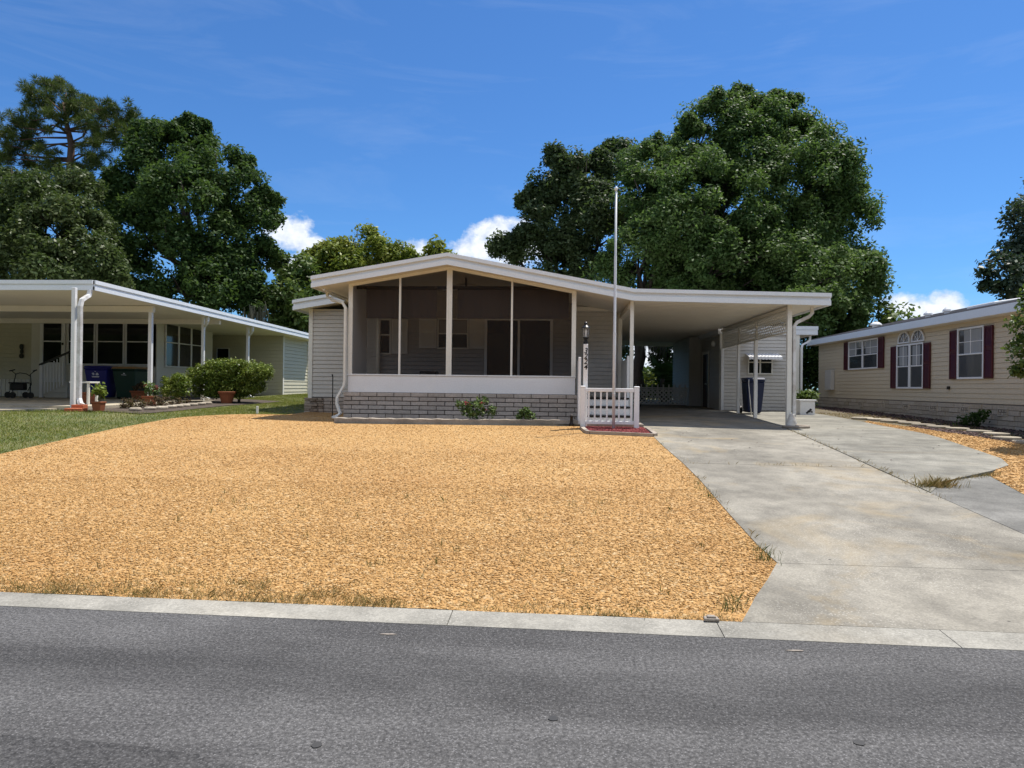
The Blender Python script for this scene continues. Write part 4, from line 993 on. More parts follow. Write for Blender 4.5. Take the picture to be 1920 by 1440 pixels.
# storm door
mb = MB()
for a, b, c, d in ((-18.5, -18.38, 1.5, 3.82), (-17.70, -17.56, 1.5, 3.82), (-18.38, -17.70, 3.72, 3.82), (-18.38, -17.70, 1.5, 2.2), (-18.38, -17.70, 2.93, 2.97)): mb.obox(FW, W(a), W(b), .005, .05, c, d)
dr = mb.build('storm_door', M['vinyl'], LH); MB().obox(FW, W(-18.38), W(-17.70), .004, .02, 2.2, 3.72).build('pane', M['glass'], dr)
MB().obox(FW, W(-17.66), W(-17.61), .051, .09, 2.82, 2.9).build('handle', M['black'], dr)
for a, b in ((-17.43, -16.50), (-16.36, -15.43), (-15.29, -14.42)): window(FW, W(a), W(b), 2.17, 3.74, LH, 1, .5, .05, 'glass', 'white')
FX_ = frame((-14.24, 24), (0, 1))
mb = MB(); mb.obox(FX_, -.0, 4.0, -.1, 0, 1.3, 3.75); mb.build('porch_wall', M['wall_white'], LH)
MB().obox(FX_, 0, .12, .001, .03, 1.0, 3.7).build('corner_board', M['wall_white'], LH); MB().obox(FX_, 3.3, 4.0, .001, .02, 1.0, 3.7).build('wall_panel', M['wall_white'], LH)
window(FX_, .58, 3.16, 2.14, 3.74, LH, 3, .53, .05, 'glass', 'white', None, .09)
FXs = frame((-14.24, 24), (0, 1)); mb = MB(); mb.bricks(FXs, 0, 4, .85, 5, .406, .1, dep=.03); bw = mb.build('block_skirting', M['block_pale'], LH); MB().obox(FXs, 0, 4, -.1, .012, .8, 1.34).build('mortar_backing', M['mortar_pale'], bw)
mb = MB(); FI = frame((-17, 29.3), (1, 0)); mb.siding(FI, 0, 5.2, .98, 3.6, .15); mb.build('siding_wall', M['siding_tan'], LH)
window(FI, 2.35, 2.85, 2.3, 3.0, LH, 1, 0, .03, 'glass', 'trim')
FE = frame((-11.8, 29.3), (0, 1)); mb = MB(); mb.siding(FE, 0, 3.0, 1.03, 3.6, .15); mb.build('siding_wall', M['siding_tan'], LH)
MB().obox(FE, -.02, .1, .014, .03, 1.0, 3.55).build('corner_board', M['trim'], LH); MB().obox(FE, 2.92, 3.02, .014, .03, 1.0, 3.55).build('corner_board', M['trim'], LH)
mb = MB(); mb.box(-17, -11.82, 32.2, 32.3, 1, 3.6); mb.box(-24, -17, 28, 32.2, 1, 3.7); mb.build('rear_wall', M['siding_tan'], LH)
mb = MB(); mb.box(-24, -11.4, 23.0, 23.9, .8, .96) ; mb.hexa([(-24, 16.55, .7), (-11.2, 16.0, .7), (-11.2, 29.2, .7), (-24, 29.2, .7), (-24, 16.55, .955), (-11.2, 16.0, .955), (-11.2, 29.2, .99), (-24, 29.2, .99)]); mb.build('carport_slab', M['slabl'], LH)
for (x, y, w) in ((-11.42, 15.87, .09), (-11.6, 19.28, .10), (-11.6, 22.22, .09), (-11.6, 25.49, .09)):
    MB().box(x - w / 2, x + w / 2, y - w / 2, y + w / 2, Z(x, y, -.04), lt(max(y, 16.4)) - .22 if y > 16.3 else 3.74).build('carport_post', M['white'], LH, bevel=.006)
mb = MB(); mb.box(-24, -11.5, 19.2, 19.32, 3.52, 3.69); mb.box(-24, -11.4, 22.9, 23.0, 3.5, 3.66); mb.build('header_beam', M['soffit'], LH)
downspout([(-11.33, 16.3, 3.74), (-11.33, 16.25, 3.60), (-11.30, 16.1, 3.54), (-11.26, 15.9, 3.45), (-11.25, 15.84, 3.3), (-11.25, 15.84, 1.15), (-11.14, 15.74, 1.02)], LH, 'stained', .06)
for y in (22.3, 25.6):
    downspout([(-11.33, y - .3, lt(y) - .24), (-11.34, y - .3, lt(y) - .38), (-11.42, y - .22, lt(y) - .46), (-11.58, y - .05, lt(y) - .53), (-11.6, y - .06, lt(y) - .65), (-11.6, y - .08, 1.2), (-11.45, y - .12, 1.04)], LH, 'white', .05)
downspout([(-11.5, 32.35, 3.5), (-11.5, 32.35, 3.3), (-11.72, 32.35, 3.1), (-11.72, 32.35, 1.3), (-11.55, 32.3, 1.1)], LH, 'white', .05)
patch('neighbour_driveway', [(-24, 9.5), (-17.6, 9.5), (-14.2, 13.4), (-12.7, 14.95), (-11.95, 15.75), (-11.9, 16.1), (-24, 16.5)], .03, M['slabl'], 1.0, .1)
# stair with railing at the door
T = thing('stair_railing', 'white slatted stair railing with a dark handrail at the storm door', 'railing', (-18, 23.5, .97))
FQ = frame((-17.85, 23.2), (1, 0))
MB().obox(FQ, 0, .09, 0, .09, .97, 2.08).build('post', M['vinyl'], T)
for k in range(7): u = .14 + .11 * k; MB().obox(FQ, u, u + .035, .03, .055, 1.1 + .05 * k, 2.0 + .06 * k + .05).build('baluster', M['vinyl'], T)
mb = MB(); mb.hexa([FQ(-.03, .0, 2.06), FQ(1.15, .0, 2.56), FQ(1.15, .08, 2.56), FQ(-.03, .08, 2.06), FQ(-.03, 0, 2.12), FQ(1.15, 0, 2.62), FQ(1.15, .08, 2.62), FQ(-.03, .08, 2.12)]); mb.build('handrail', M['black'], T)
for k in range(3): MB().box(-17.8 + .2 * k, -17.0, 23.32, 23.9, .97 + .18 * k, 1.145 + .18 * k).build('step', M['wall_white'], T)
# rollator
T = thing('rollator', 'black folding rollator walker parked on the shaded carport slab', 'walker', (-17.7, 22.2, .97))
rx, ry, rz = -18.02, 22.2, .97
for s in (0, 1):
    xo = rx + .62 * s; yo_ = ry
    MB().tube([(xo - .22 + .44 * s * 0, yo_, rz + .1), (xo - .02, yo_, rz + .45), (xo + .06 - .12 * s, yo_, rz + .78), (xo - .1 + .2 * s, yo_, rz + .9)], .014, 8).build('side_frame', M['black'], T, smooth=True)
    MB().tube([(xo + .2, yo_ - .3, rz + .1), (xo - .02, yo_ - .05, rz + .5)], .014, 8).build('leg', M['black'], T, smooth=True)
    MB().tube([(xo - .16 + .2 * s, yo_, rz + .89), (xo + .02 + .14 * s, yo_, rz + .93)], .022, 8).build('handgrip', M['black'], T)
    for (xx, yy) in ((xo - .22, yo_), (xo + .2, yo_ - .3)):
        MB().tube([(xx, yy - .018, rz + .1), (xx, yy + .018, rz + .1)], .1, 18).build('wheel', M['black'], T)
MB().tube([(rx + .04, ry, rz + .78), (rx + .2, ry, rz + .83), (rx + .42, ry, rz + .8), (rx + .56, ry, rz + .72)], .014, 8).build('backrest', M['black'], T, smooth=True)
mb = MB(); mb.box(rx, rx + .55, ry - .28, ry, rz + .48, rz + .52); mb.box(rx + .05, rx + .5, ry - .26, ry - .04, rz + .26, rz + .479); mb.build('seat', M['black'], T, bevel=.02)
MB().tube([(rx - .1, ry - .1, rz + .25), (rx + .7, ry - .25, rz + .22)], .012, 6).build('cross_brace', M['chrome'], T)
# bins
hill = [[(-.13, .74), (.13, .74), (.11, .70), (-.11, .70)], [(-.12, .82), (-.07, .86), (-.02, .80), (-.07, .77)], [(0, .80), (.06, .86), (.12, .79), (.05, .76)], [(-.03, .90), (.03, .90), (0, .87)]]
wheelie('recycling_bin', -15.28, 22.6, .98, .76, .72, 1.08, 'blue', 'blue', 'royal blue wheeled bin with a white hill emblem beside the green bin', None, .05, hill)
bird = [[(-.09, .80), (.09, .79), (.09, .775), (-.09, .785)], [(-.01, .85), (.02, .86), (.05, .82), (-.02, .82)]]
wheelie('yard_bin', -14.36, 22.75, .98, .84, .76, 1.06, 'green', 'tan_lid', 'dark green wheeled bin with a tan lid in the neighbour carport', None, -.05, bird)
# bench / small table by the post, wall ornament
T = thing('plant_stand', 'small pale side table behind the left carport post', 'table', (-12.1, 17.2, .96))
MB().box(-12.35, -11.8, 17.0, 17.4, 1.50, 1.54).build('table_top', M['wall_white'], T, bevel=.006)
for (x, y) in ((-12.3, 17.04), (-11.86, 17.04), (-12.3, 17.36), (-11.86, 17.36)): MB().box(x - .025, x + .025, y - .025, y + .025, .95, 1.499).build('leg', M['wall_white'], T)
mb = MB()
for (u, z_, a, b) in ((0, 2.75, .075, .10), (.01, 2.58, .06, .09), (0, 2.42, .08, .09)): mb.prism([(-19.2 + u + a * math.cos(t), 23.99, z_ + b * math.sin(t)) for t in np.linspace(0, 2 * PI, 15)[:-1]], (0, -.03, 0))
mb.build('wall_ornament', M['black'], label='black three lobed ornament hanging on the tan siding wall', cat='ornament', loc=(-19.2, 23.98, 2.6))
# pots
def pot(x, y, z, w, h, label, leafcol=None, plant_h=.4, seed=1, mat='terra', square=True, bloom=False, group=None):
    T = thing('flower_pot', label, 'pot', (x, y, z), group)
    mb = MB()
    if square:
        q = lambda s, zz: [(x - w / 2 * s, y - w / 2 * s, zz), (x + w / 2 * s, y - w / 2 * s, zz), (x + w / 2 * s, y + w / 2 * s, zz), (x - w / 2 * s, y + w / 2 * s, zz)]
        mb.hexa(q(.78, z) + q(.96, z + h * .82)); mb.hexa(q(1.04, z + h * .8205) + q(1.06, z + h))
    else: mb.lathe((x, y, z), [(w * .32, 0), (w * .42, h * .6), (w * .46, h * .8), (w * .52, h * .82), (w * .54, h)], 20)
    mb.build('pot', M[mat], T, bevel=.008)
    if leafcol:
        rg = np.random.default_rng(seed); L = []
        for k in range(7): L.append((x + rg.normal(0, w * .28), y + rg.normal(0, w * .25), z + h + plant_h * (.25 + .75 * rg.random()), .09 + .04 * rg.random()))
        V, C, R = leafcloud(L, rg, .045, .6, .07, .8, 8, -1); npmesh('foliage', V, quads(V), M[leafcol], T)
        mb = MB()
        for l in L: mb.tube([(x, y, z + h * .8), ((x + l[0]) / 2 + .02, (y + l[1]) / 2, z + h + (l[2] - z - h) * .5), l[:3]], .006, 5)
        mb.build('stem', M['stem'], T)
        if bloom:
            V, C, R = leafcloud([(l[0] + .02, l[1] - .03, l[2] + .03, .06) for l in L[:3]], rg, .026, .8, .04, .6, 5, -1); npmesh('bloom', V, quads(V), M['flower'], T)
pot(-10.62, 15.62, Z(-10.6, 15.6), .22, .22, 'square terracotta pot with a leggy green plant beside the brick splash pad', 'hedge', .36, 3)
pot(-12.4, 17.8, .965, .33, .30, 'low brown terracotta trough just behind the left carport post', None)
pot(-13.5, 22.0, .98, .5, .28, 'wide terracotta pot with trailing foliage in front of the yard bin', 'bronzeleaf', .2, 5)
pot(-11.2, 18.6, Z(-11.2, 18.6), .28, .26, 'terracotta pot with red flowers in front of the second carport post', 'rose', .32, 6, bloom=True)
pot(-10.02, 20.65, Z(-10, 20.6), .48, .36, 'round glazed terracotta pot under the big clipped hedge bush', None, mat='terra', square=False)
T = thing('brick_pad', 'row of orange red bricks at the foot of the left downspout', 'bricks', (-10.95, 15.6, .85))
for k in range(4): MB().box(-11.28 + k * .105, -11.18 + k * .105, 15.38, 15.6, Z(-11, 15.5, -.02), Z(-11, 15.5, .065)).build('brick', M['redbrick'], T, bevel=.008)
MB().box(-11.28, -11.0, 15.61, 15.8, Z(-11, 15.5, -.02), Z(-11, 15.5, .14)).build('brick', M['redbrick'], T, bevel=.008)
es = [(-10.05, 16.1), (-9.95, 16.55), (-9.92, 17.0), (-9.97, 17.5), (-10.0, 17.9), (-10.05, 18.35), (-10.1, 18.8), (-10.12, 19.3), (-10.2, 19.8)]
for k, (x, y) in enumerate(es):
    mb = MB(); n_ = 10; pts = [(x + .13 * math.cos(a) * rnd.uniform(.8, 1.1), y + .2 * math.sin(a) * rnd.uniform(.8, 1.1), Z(x, y, -.01)) for a in np.linspace(0, 2 * PI, n_ + 1)[:-1]]
    mb.prism(pts, (rnd.uniform(-.02, .02), 0, .09)); mb.build('edging_stone', M['stepstone'], bevel=.03, label='whitish scalloped edging stone in the row along the neighbour plant bed', cat='stone', group='edging stones along the plant bed', loc=(x, y, Z(x, y)))

# ================================================================== RIGHT HOUSE
RH = thing('neighbour_house', 'peach sided house on the right with maroon shutters and pale block skirting', 'house', (10.2, 22, .75))
FQR = frame((10.2, 29), (0, -1)); Q = lambda y: 29 - y
mb = MB(); mb.siding(FQR, 0, 14, 1.26, 3.44, .12, .012, .007); mb.build('siding_wall', M['siding_peach'], RH)
mb = MB(); mb.box(10.25, 16.8, 15.0, 15.1, .7, 3.4); mb.box(10.25, 16.8, 28.9, 29, .7, 3.4); mb.box(16.8, 16.9, 15.0, 29, .7, 3.4); mb.build('end_wall', M['siding_peach'], RH)
mb = MB(); mb.bricks(FQR, 0, 14, .66, 5, .41, .118, .014, .04, .012); sk = mb.build('block_skirting', M['block_pale'], RH); MB().obox(FQR, 0, 14, -.1, .022, .5, 1.255).build('mortar_backing', M['mortar_pale'], sk)
for y in (24.9, 23.3, 21.72, 20.15, 18.64, 17.11, 15.7):
    mb = MB(); u = Q(y)
    for a, b, c, d in ((-.19, -.16, .99, 1.17), (.16, .19, .99, 1.17), (-.16, .16, .99, 1.015), (-.16, .16, 1.145, 1.17)): mb.obox(FQR, u + a, u + b, .03, .062, c, d)
    for k in range(3):
        for j in range(2): mb.obox(FQR, u - .14 + k * .10 + .02 * j, u - .07 + k * .10 + .01 * j, .03, .058, 1.02 + j * .065, 1.07 + j * .065)
    vv = mb.build('vent_block', M['block_pale'], RH); MB().obox(FQR, u - .16, u + .16, .025, .048, 1.0, 1.16).build('vent_grille', M['mortar'], vv)
window(FQR, Q(25.94), Q(23.68), 2.31, 3.21, RH, 2, .48, .05, 'glass_grey', 'vinyl', None, .09, .02, (2, 2))
shutter(FQR, Q(26.38), Q(26.02), 2.27, 3.26, RH, 'shutter_red'); shutter(FQR, Q(23.60), Q(23.22), 2.27, 3.26, RH, 'shutter_red')
window(FQR, Q(22.30), Q(20.80), 1.66, 2.88, RH, 2, .5, .05, 'glass_grey', 'vinyl', None, .10, .02, (2, 2))
shutter(FQR, Q(22.72), Q(22.38), 1.62, 2.90, RH, 'shutter_red'); shutter(FQR, Q(20.73), Q(20.38), 1.62, 2.90, RH, 'shutter_red')
window(FQR, Q(18.98), Q(17.93), 1.91, 3.11, RH, 1, .48, .05, 'glass_grey', 'vinyl', None, .09, .02, (2, 2))
shutter(FQR, Q(19.38), Q(19.04), 1.87, 3.13, RH, 'shutter_red'); shutter(FQR, Q(17.86), Q(17.52), 1.87, 3.13, RH, 'shutter_red')
for y in (21.92, 21.09):       # half round fan lights
    u = Q(y); mb = MB(); ang = np.linspace(0, PI, 17); ro, ri = .37, .32
    for a, b in zip(ang[:-1], ang[1:]):
        P_ = lambda rr_, t, w: FQR(u + rr_ * math.cos(t), w, 3.0 + rr_ * .88 * math.sin(t))
        mb.hexa([P_(ri, a, .02), P_(ro, a, .02), P_(ro, b, .02), P_(ri, b, .02), P_(ri, a, .05), P_(ro, a, .05), P_(ro, b, .05), P_(ri, b, .05)])
    mb.obox(FQR, u - .37, u + .37, .02, .05, 2.96, 2.999)
    for t in (PI * .25, PI * .5, PI * .75): mb.tube([FQR(u, .03, 3.0), FQR(u + .32 * math.cos(t), .03, 3.0 + .28 * math.sin(t))], .009, 4)
    fl = mb.build('fan_light', M['vinyl'], RH)
    MB().prism([FQR(u + .32 * math.cos(t), .012, 3.0 + .28 * math.sin(t)) for t in ang], FQR(0, .01, 0) - FQR(0, 0, 0)).build('pane', M['glass_grey'], fl)
for (a, b, c, d) in ((Q(25.94), Q(25.3), 2.78, 3.2), (Q(24.6), Q(23.75), 2.78, 3.2), (Q(18.75), Q(18.0), 2.5, 3.1), (Q(22.2), Q(21.7), 2.3, 2.86), (Q(21.4), Q(20.95), 2.3, 2.86)):
    mb = MB(); n_ = 14
    for k in range(n_):
        u0, u1 = a + (b - a) * k / n_, a + (b - a) * (k + 1) / n_; w0, w1 = .027 + .003 * (k % 2), .027 + .003 * ((k + 1) % 2)
        mb.add([FQR(u0, w0, c), FQR(u1, w1, c), FQR(u1, w1, d), FQR(u0, w0, d)], [(0, 1, 2, 3)])
    mb.build('curtain', M['curtain'], RH)
xe, ze = 9.86, 3.32
mb = MB(); mb.hexa([(xe, 14.7, ze), (13.5, 14.7, ze), (13.5, 29.3, ze), (xe, 29.3, ze), (xe, 14.7, ze + .19), (13.5, 14.7, 4.33), (13.5, 29.3, 4.33), (xe, 29.3, ze + .19)]); mb.hexa([(13.5, 14.7, ze), (17.2, 14.7, ze), (17.2, 29.3, ze), (13.5, 29.3, ze), (13.5, 14.7, 4.33), (17.2, 14.7, ze + .19), (17.2, 29.3, ze + .19), (13.5, 29.3, 4.33)])
ro_ = mb.build('roof', M['roof'], RH)
mb = MB(); sl = (4.33 - ze - .19) / (13.5 - xe); k = 0
while k < 24:
    xa = xe - .03 + k * .15; y = 14.68 + (k % 2) * .15
    while y < 29.3:
        mb.hexa([(xa, y, ze + .20 + sl * (xa - xe)), (xa + .17, y, ze + .192 + sl * (xa + .17 - xe)), (xa + .17, y + .295, ze + .192 + sl * (xa + .17 - xe)), (xa, y + .295, ze + .20 + sl * (xa - xe)), (xa, y, ze + .222 + sl * (xa - xe)), (xa + .17, y, ze + .20 + sl * (xa + .17 - xe)), (xa + .17, y + .295, ze + .20 + sl * (xa + .17 - xe)), (xa, y + .295, ze + .222 + sl * (xa - xe))]); y += .3
    k += 1
mb.build('shingles', M['shingle'], ro_)
mb = MB(); mb.box(xe - .03, xe - .001, 14.7, 29.3, ze - .01, ze + .19); mb.build('fascia', M['fascia'], RH)
mb = MB(); mb.box(xe, 10.19, 14.7, 29.3, ze - .02, ze - .001); mb.build('soffit', M['soffit'], RH)
for (y, s) in ((24.6, .16), (21.2, .1), (20.2, .09)):
    mb = MB(); x_ = 10.5; zz = ze + .19 + sl * .64; mb.lathe((x_, y, zz - .05), [(s * .7, 0), (s * .7, .12), (s * 1.2, .13), (s * 1.1, .18), (s * .5, .24)], 14); mb.build('roof_vent', M['ball'] if s > .12 else M['chrome'], RH, smooth=False)
mb = MB(); zz = ze + .19 + sl * 1.2; mb.hexa([(10.8, 18.6, zz - .1), (11.6, 18.6, zz), (11.6, 19.8, zz), (10.8, 19.8, zz - .1), (10.8, 18.6, zz + .04), (11.6, 18.6, zz + .16), (11.6, 19.8, zz + .16), (10.8, 19.8, zz + .04)]); mb.build('skylight', M['chrome'], RH, bevel=.02)
mb = MB(); mb.obox(FQR, Q(27.9), Q(27.3), .015, .16, 1.55, 2.3); mb.build('meter_box', M['siding'], RH, bevel=.01)
MB().obox(FQR, Q(19.5), Q(19.4), .014, .05, 1.60, 1.68).build('hose_bib', M['darkmetal'], RH)

# ================================================================== VEGETATION
L_oak_main = [(7.25, 36, 10.29, 4.14), (10.94, 38, 11.6, 4.46), (10.09, 38, 14.82, 2.51), (7.8, 39, 16.07, 1.64), (11.6, 39, 16.3, 1.53), (12.81, 38, 14.64, 1.87), (13.29, 37, 12.13, 2.36), (14.05, 36.5, 9.58, 2.21), (12.2, 32.2, 6.28, 2.1), (7.99, 33.5, 7.7, 2.46), (5.37, 34, 9.06, 2.46), (4.35, 36, 11.11, 2.04), (4.15, 38, 13.62, 1.58), (5.81, 38, 14.45, 1.73), (3.7, 34.5, 7.63, 2.09), (5.81, 33.5, 6.46, 2.17), (2.21, 35, 6.94, 1.32), (15.53, 38, 12.81, 0.8), (8.87, 34, 5.54, 1.85), (10.2, 30.0, 4.6, 1.3), (11.9, 30.5, 4.6, 1.0), (13.63, 36, 6.84, 2.46), (10.72, 34.5, 7.12, 2.85), (9.63, 39, 16.9, 1.15), (15.27, 36, 7.63, 0.88), (7, 41, 9, 3.2), (11, 42, 9, 3.2), (9, 38, 8, 3.4), (11.5, 38, 8.5, 3.2), (12.3, 37, 10.6, 2.2), (6.5, 37.5, 12, 2.5)]
L_oak_left = [(0.11, 42, 11.16, 2.53), (-0.57, 43, 14.3, 1.62), (1.33, 42, 13.83, 1.83), (-1.51, 43, 12.37, 1.46), (1.94, 41, 11.23, 2.31), (-1.76, 42, 9.59, 1.58), (-3.51, 42, 9.75, 0.89), (0.44, 41, 8.47, 2.16), (2.95, 43, 15.23, 1.46)]
L_dark_oak = [(-23.21, 41, 14.87, 2.66), (-25.15, 42, 16.19, 1.47), (-22.78, 42, 16.49, 1.37), (-20.89, 41, 13.89, 2.42), (-19.56, 41, 12.61, 2.39), (-18.24, 41, 11.64, 1.69), (-21.42, 39, 11.48, 3.18), (-25.19, 41, 13.61, 2.35), (-24.57, 39, 10.58, 2.08), (-22.37, 38, 8.56, 2.82), (-19.37, 40, 9.55, 2.17), (-18.21, 41, 9.11, 1.35), (-19.59, 38, 6.79, 2.09), (-23.9, 38, 6.78, 2.03), (-18.54, 40, 6.76, 1.66), (-21.42, 38, 6.19, 2.3), (-27.68, 42, 12.93, 1.51), (-17.53, 41, 6.57, 0.8)]
L_left_shrub_tree = [(-27.54, 35, 10.23, 2.51), (-25.04, 34, 8.9, 2.38), (-26.77, 33, 7.91, 2.24), (-22.93, 33, 7.38, 1.66), (-24.08, 32, 6.7, 1.81), (-21.57, 33, 6.61, 0.83), (-29.54, 36, 11.63, 1.58), (-25.65, 36, 11.32, 1.5), (-29.59, 34, 9.19, 2.71), (-28.41, 33, 6.86, 1.96)]
L_behind_roof = [(-13.2, 46, 10.37, 1.8), (-14.31, 45, 9.49, 1.6), (-15.72, 45, 9.49, 1.25), (-11.76, 46, 9.67, 1.43), (-10.7, 46, 10.19, 0.99), (-13.24, 45, 8.46, 2.12), (-15.7, 44, 7.97, 1.58), (-9.98, 46, 9.32, 1.06)]
L_behind_roof2 = [(-8.58, 47, 10.56, 0.79), (-8.03, 47, 9.84, 0.9), (-8.6, 47, 8.6, 1.2)]
L_between = [(-16.15, 42, 8.32, 1.22), (-16.07, 41, 6.58, 1.49), (-14.72, 40, 5.53, 1.28), (-16.54, 41, 5.31, 1.26), (-15.18, 40, 3.99, 1.29), (-17.15, 42, 8.97, 0.61), (-14.13, 41, 6.58, 1.3)]
L_right_low = [(13.6, 32, 4.74, 0.99), (14.05, 31, 4.53, 0.67), (12.7, 32, 4.15, 0.93), (13.62, 31, 3.63, 0.87), (14.33, 30, 4.18, 0.35), (12.64, 33, 3.27, 0.96), (13.17, 32, 2.99, 1.04)]
L_far_right = [(14.77, 24, 5.26, 0.81), (14.19, 24, 5.6, 0.63), (15.46, 25, 6.49, 0.84), (15.88, 25, 7.38, 1.0), (13.9, 24, 5.08, 0.38), (16.15, 25, 6.13, 1.34), (17.13, 26, 8.17, 1.17), (16.67, 25, 5.05, 1.36), (14.61, 24, 4.83, 0.55)]
L_near_right = [(7.39, 12, 2.71, 0.36), (7.6, 12, 2.29, 0.51), (7.32, 12, 2.28, 0.27), (7.95, 12.3, 2.92, 0.55), (7.28, 12, 1.94, 0.19), (8.35, 12.5, 2.05, 0.68), (8.62, 12.8, 3.16, 0.7), (9.12, 13, 2.63, 0.84), (7.6, 12.2, 3.13, 0.24), (7.53, 12, 1.73, 0.19)]
L_bush_big = [(x, y, z, R) for (x, z, R) in ((-11.12, 1.80, .36), (-10.68, 1.93, .36), (-10.22, 1.96, .36), (-9.78, 1.93, .36), (-9.40, 1.86, .34), (-11.0, 1.42, .38), (-10.5, 1.40, .42), (-10.0, 1.40, .42), (-9.62, 1.50, .36), (-9.2, 1.92, .2)) for y in (21.15, 21.6)]
L_bush_small = [(x - .16, y - .2, z - .03, R * .92) for x, y, z, R in ((-11.50, 20.6, 1.58, 0.26), (-11.12, 20.5, 1.60, 0.27), (-11.32, 20.5, 1.34, 0.33), (-11.55, 20.6, 1.32, 0.22), (-11.05, 20.5, 1.35, .25), (-11.3, 20.7, 1.62, .25))]
L_rose = [(-1.83, 15.33, 1.07, 0.23), (-2.09, 15.33, 1.08, 0.17), (-1.59, 15.28, 1.01, 0.18), (-1.93, 15.28, 0.94, 0.18), (-1.7, 15.33, 1.22, 0.11), (-2.2, 15.3, 1.15, .1)]
L_small_plant = [(-0.78, 15.3, 0.94, 0.10), (-0.64, 15.3, 0.9, 0.09), (-0.9, 15.3, 0.88, 0.07), (-.74, 15.28, 1.04, .05), (-.85, 15.3, .99, .05)]
L_planter_plant = [(7.53, 22.3, 1.31, 0.21), (7.66, 22.2, 1.15, 0.18), (7.39, 22.3, 1.26, 0.16)]
def rescale(L, k): return [(x * k, y * k, 1.55 + (z - 1.55) * k, R * k) for x, y, z, R in L]

tree('oak_tree', 'huge rounded live oak rising behind the carport roof', [(8 + (x - 8) * .955, y, 9 + (z - 9) * .965, R * 1.0) for x, y, z, R in L_oak_main], (3.78, 36, .9), (3.95, 36.5, 4.6), .36, 'oak', 21, leaf=.10, clump=.75, dens=1.35, per=300, fill=.42, spr=5, jitter=.3,
     moss=[(2.9, 35, 4.9, 90, 1.6), (4.5, 34.5, 4.6, 200, 1.7), (4.1, 34.8, 4.2, 40, .9)])
tree('oak_tree', 'darker oak crown standing to the left of the huge live oak', L_oak_left, (.5, 42, .9), (.4, 42, 6.0), .4, 'oak_grey', 22, spr=5, leaf=.125, clump=.8, dens=1.2, per=240)
tree('oak_tree', 'tall dark oak with hanging moss behind the left house', L_dark_oak, (-20.4, 40, .9), (-20.6, 40, 6.5), .6, 'oak_dark', 23, spr=5, leaf=.13, clump=.85, dens=1.0, per=230,
     moss=[(-16.9, 38.5, 5.6, 60, 1.6), (-17.3, 38.5, 5.4, 40, 1.3)], fill=.15)
tree('broadleaf_tree', 'dense olive green tree right behind the roof of the left house', L_left_shrub_tree, (-25.5, 34.3, .9), (-25.8, 34.5, 4.5), .35, 'shrubtree', 24, spr=4, leaf=.11, clump=.7, dens=1.2, per=200)
tree('broadleaf_tree', 'yellow green tree peeking over the porch gable on the left', L_behind_roof, (-13.2, 45.5, .9), (-13.2, 45.5, 6), .35, 'yellowgreen', 25, spr=4, leaf=.15, clump=.6, dens=1.1, per=90, group=None)
tree('broadleaf_tree', 'little yellow green treetop just left of the gable peak', L_behind_roof2, (-8.5, 47, .9), (-8.5, 47, 7.5), .2, 'yellowgreen', 26, leaf=.18, clump=.5, dens=1.2, per=70)
tree('broadleaf_tree', 'grey green tree filling the gap between the two left roofs', L_between, (-15.6, 41, .9), (-15.6, 41, 3.5), .25, 'lightleaf', 27, leaf=.17, clump=.55, dens=1.2, per=90)
tree('small_tree', 'light green loose tree behind the roof end of the right house', L_right_low, (13.2, 32, .9), (13.2, 32, 2.4), .14, 'lightleaf', 28, leaf=.13, clump=.45, dens=.9, per=55)
tree('broadleaf_tree', 'blue green tree rising over the right house at the picture edge', rescale(L_far_right, 1.36), (22, 34, .9), (21.8, 34, 5), .35, 'blueleaf', 29, leaf=.13, clump=.6, dens=1.0, per=95)
tree('ornamental_tree', 'leafy branch of a small tree hanging in at the right edge before the peach house', [(x + .16, y, z, R * .92) for x, y, z, R in rescale(L_near_right, 1.09)], (9.35, 13.55, .6), (9.3, 13.5, 1.9), .07, 'lightleaf', 30, leaf=.05, clump=.2, dens=1.1, per=46, aspect=.55)
tree('hedge_bush', 'large clipped rounded hedge bush in front of the left house', L_bush_big, (-9.95, 21.3, .85), (-9.9, 21.3, 1.25), .05, 'hedge', 31, leaf=.034, clump=.13, dens=1.9, per=42, jitter=.05, fill=.3, cat='bush', aspect=.55, crown='foliage', trunk='stems', sub=False)
tree('hedge_bush', 'small clipped hedge bush left of the large one', L_bush_small, (-11.1, 20.55, .85), (-11.1, 20.55, 1.1), .03, 'hedge', 32, leaf=.034, clump=.12, dens=2.2, per=40, jitter=.05, fill=.3, cat='bush', aspect=.55, crown='foliage', trunk='stems', sub=False)
tree('rose_bush', 'rose bush with reddish blooms against the brick porch base', L_rose, (-1.83, 15.32, .74), (-1.83, 15.32, .85), .015, 'rose', 33, leaf=.035, clump=.09, dens=1.0, per=17, cat='bush', aspect=.6, crown='foliage', trunk='stems', sub=False, low=-.9)
rb = bpy.data.objects['rose_bush']; rg = np.random.default_rng(5)
V, C, R = leafcloud([(-2.05, 15.2, 1.18, .07), (-1.72, 15.2, 1.2, .05), (-1.62, 15.12, 1.05, .05), (-1.95, 15.08, 1.05, .05)], rg, .016, .8, .04, .4, 4, -1)
npmesh('bloom', V[::1][:len(V) // 8 * 4], quads(V[:len(V) // 8 * 4]), M['flower'], rb)
tree('small_shrub', 'low pale green shrub right of the rose bush at the brick base', L_small_plant, (-.78, 15.3, .76), (-.78, 15.3, .82), .01, 'rose', 34, leaf=.03, clump=.05, dens=1.2, per=16, cat='shrub', aspect=.6, crown='foliage', trunk='stems', sub=False)
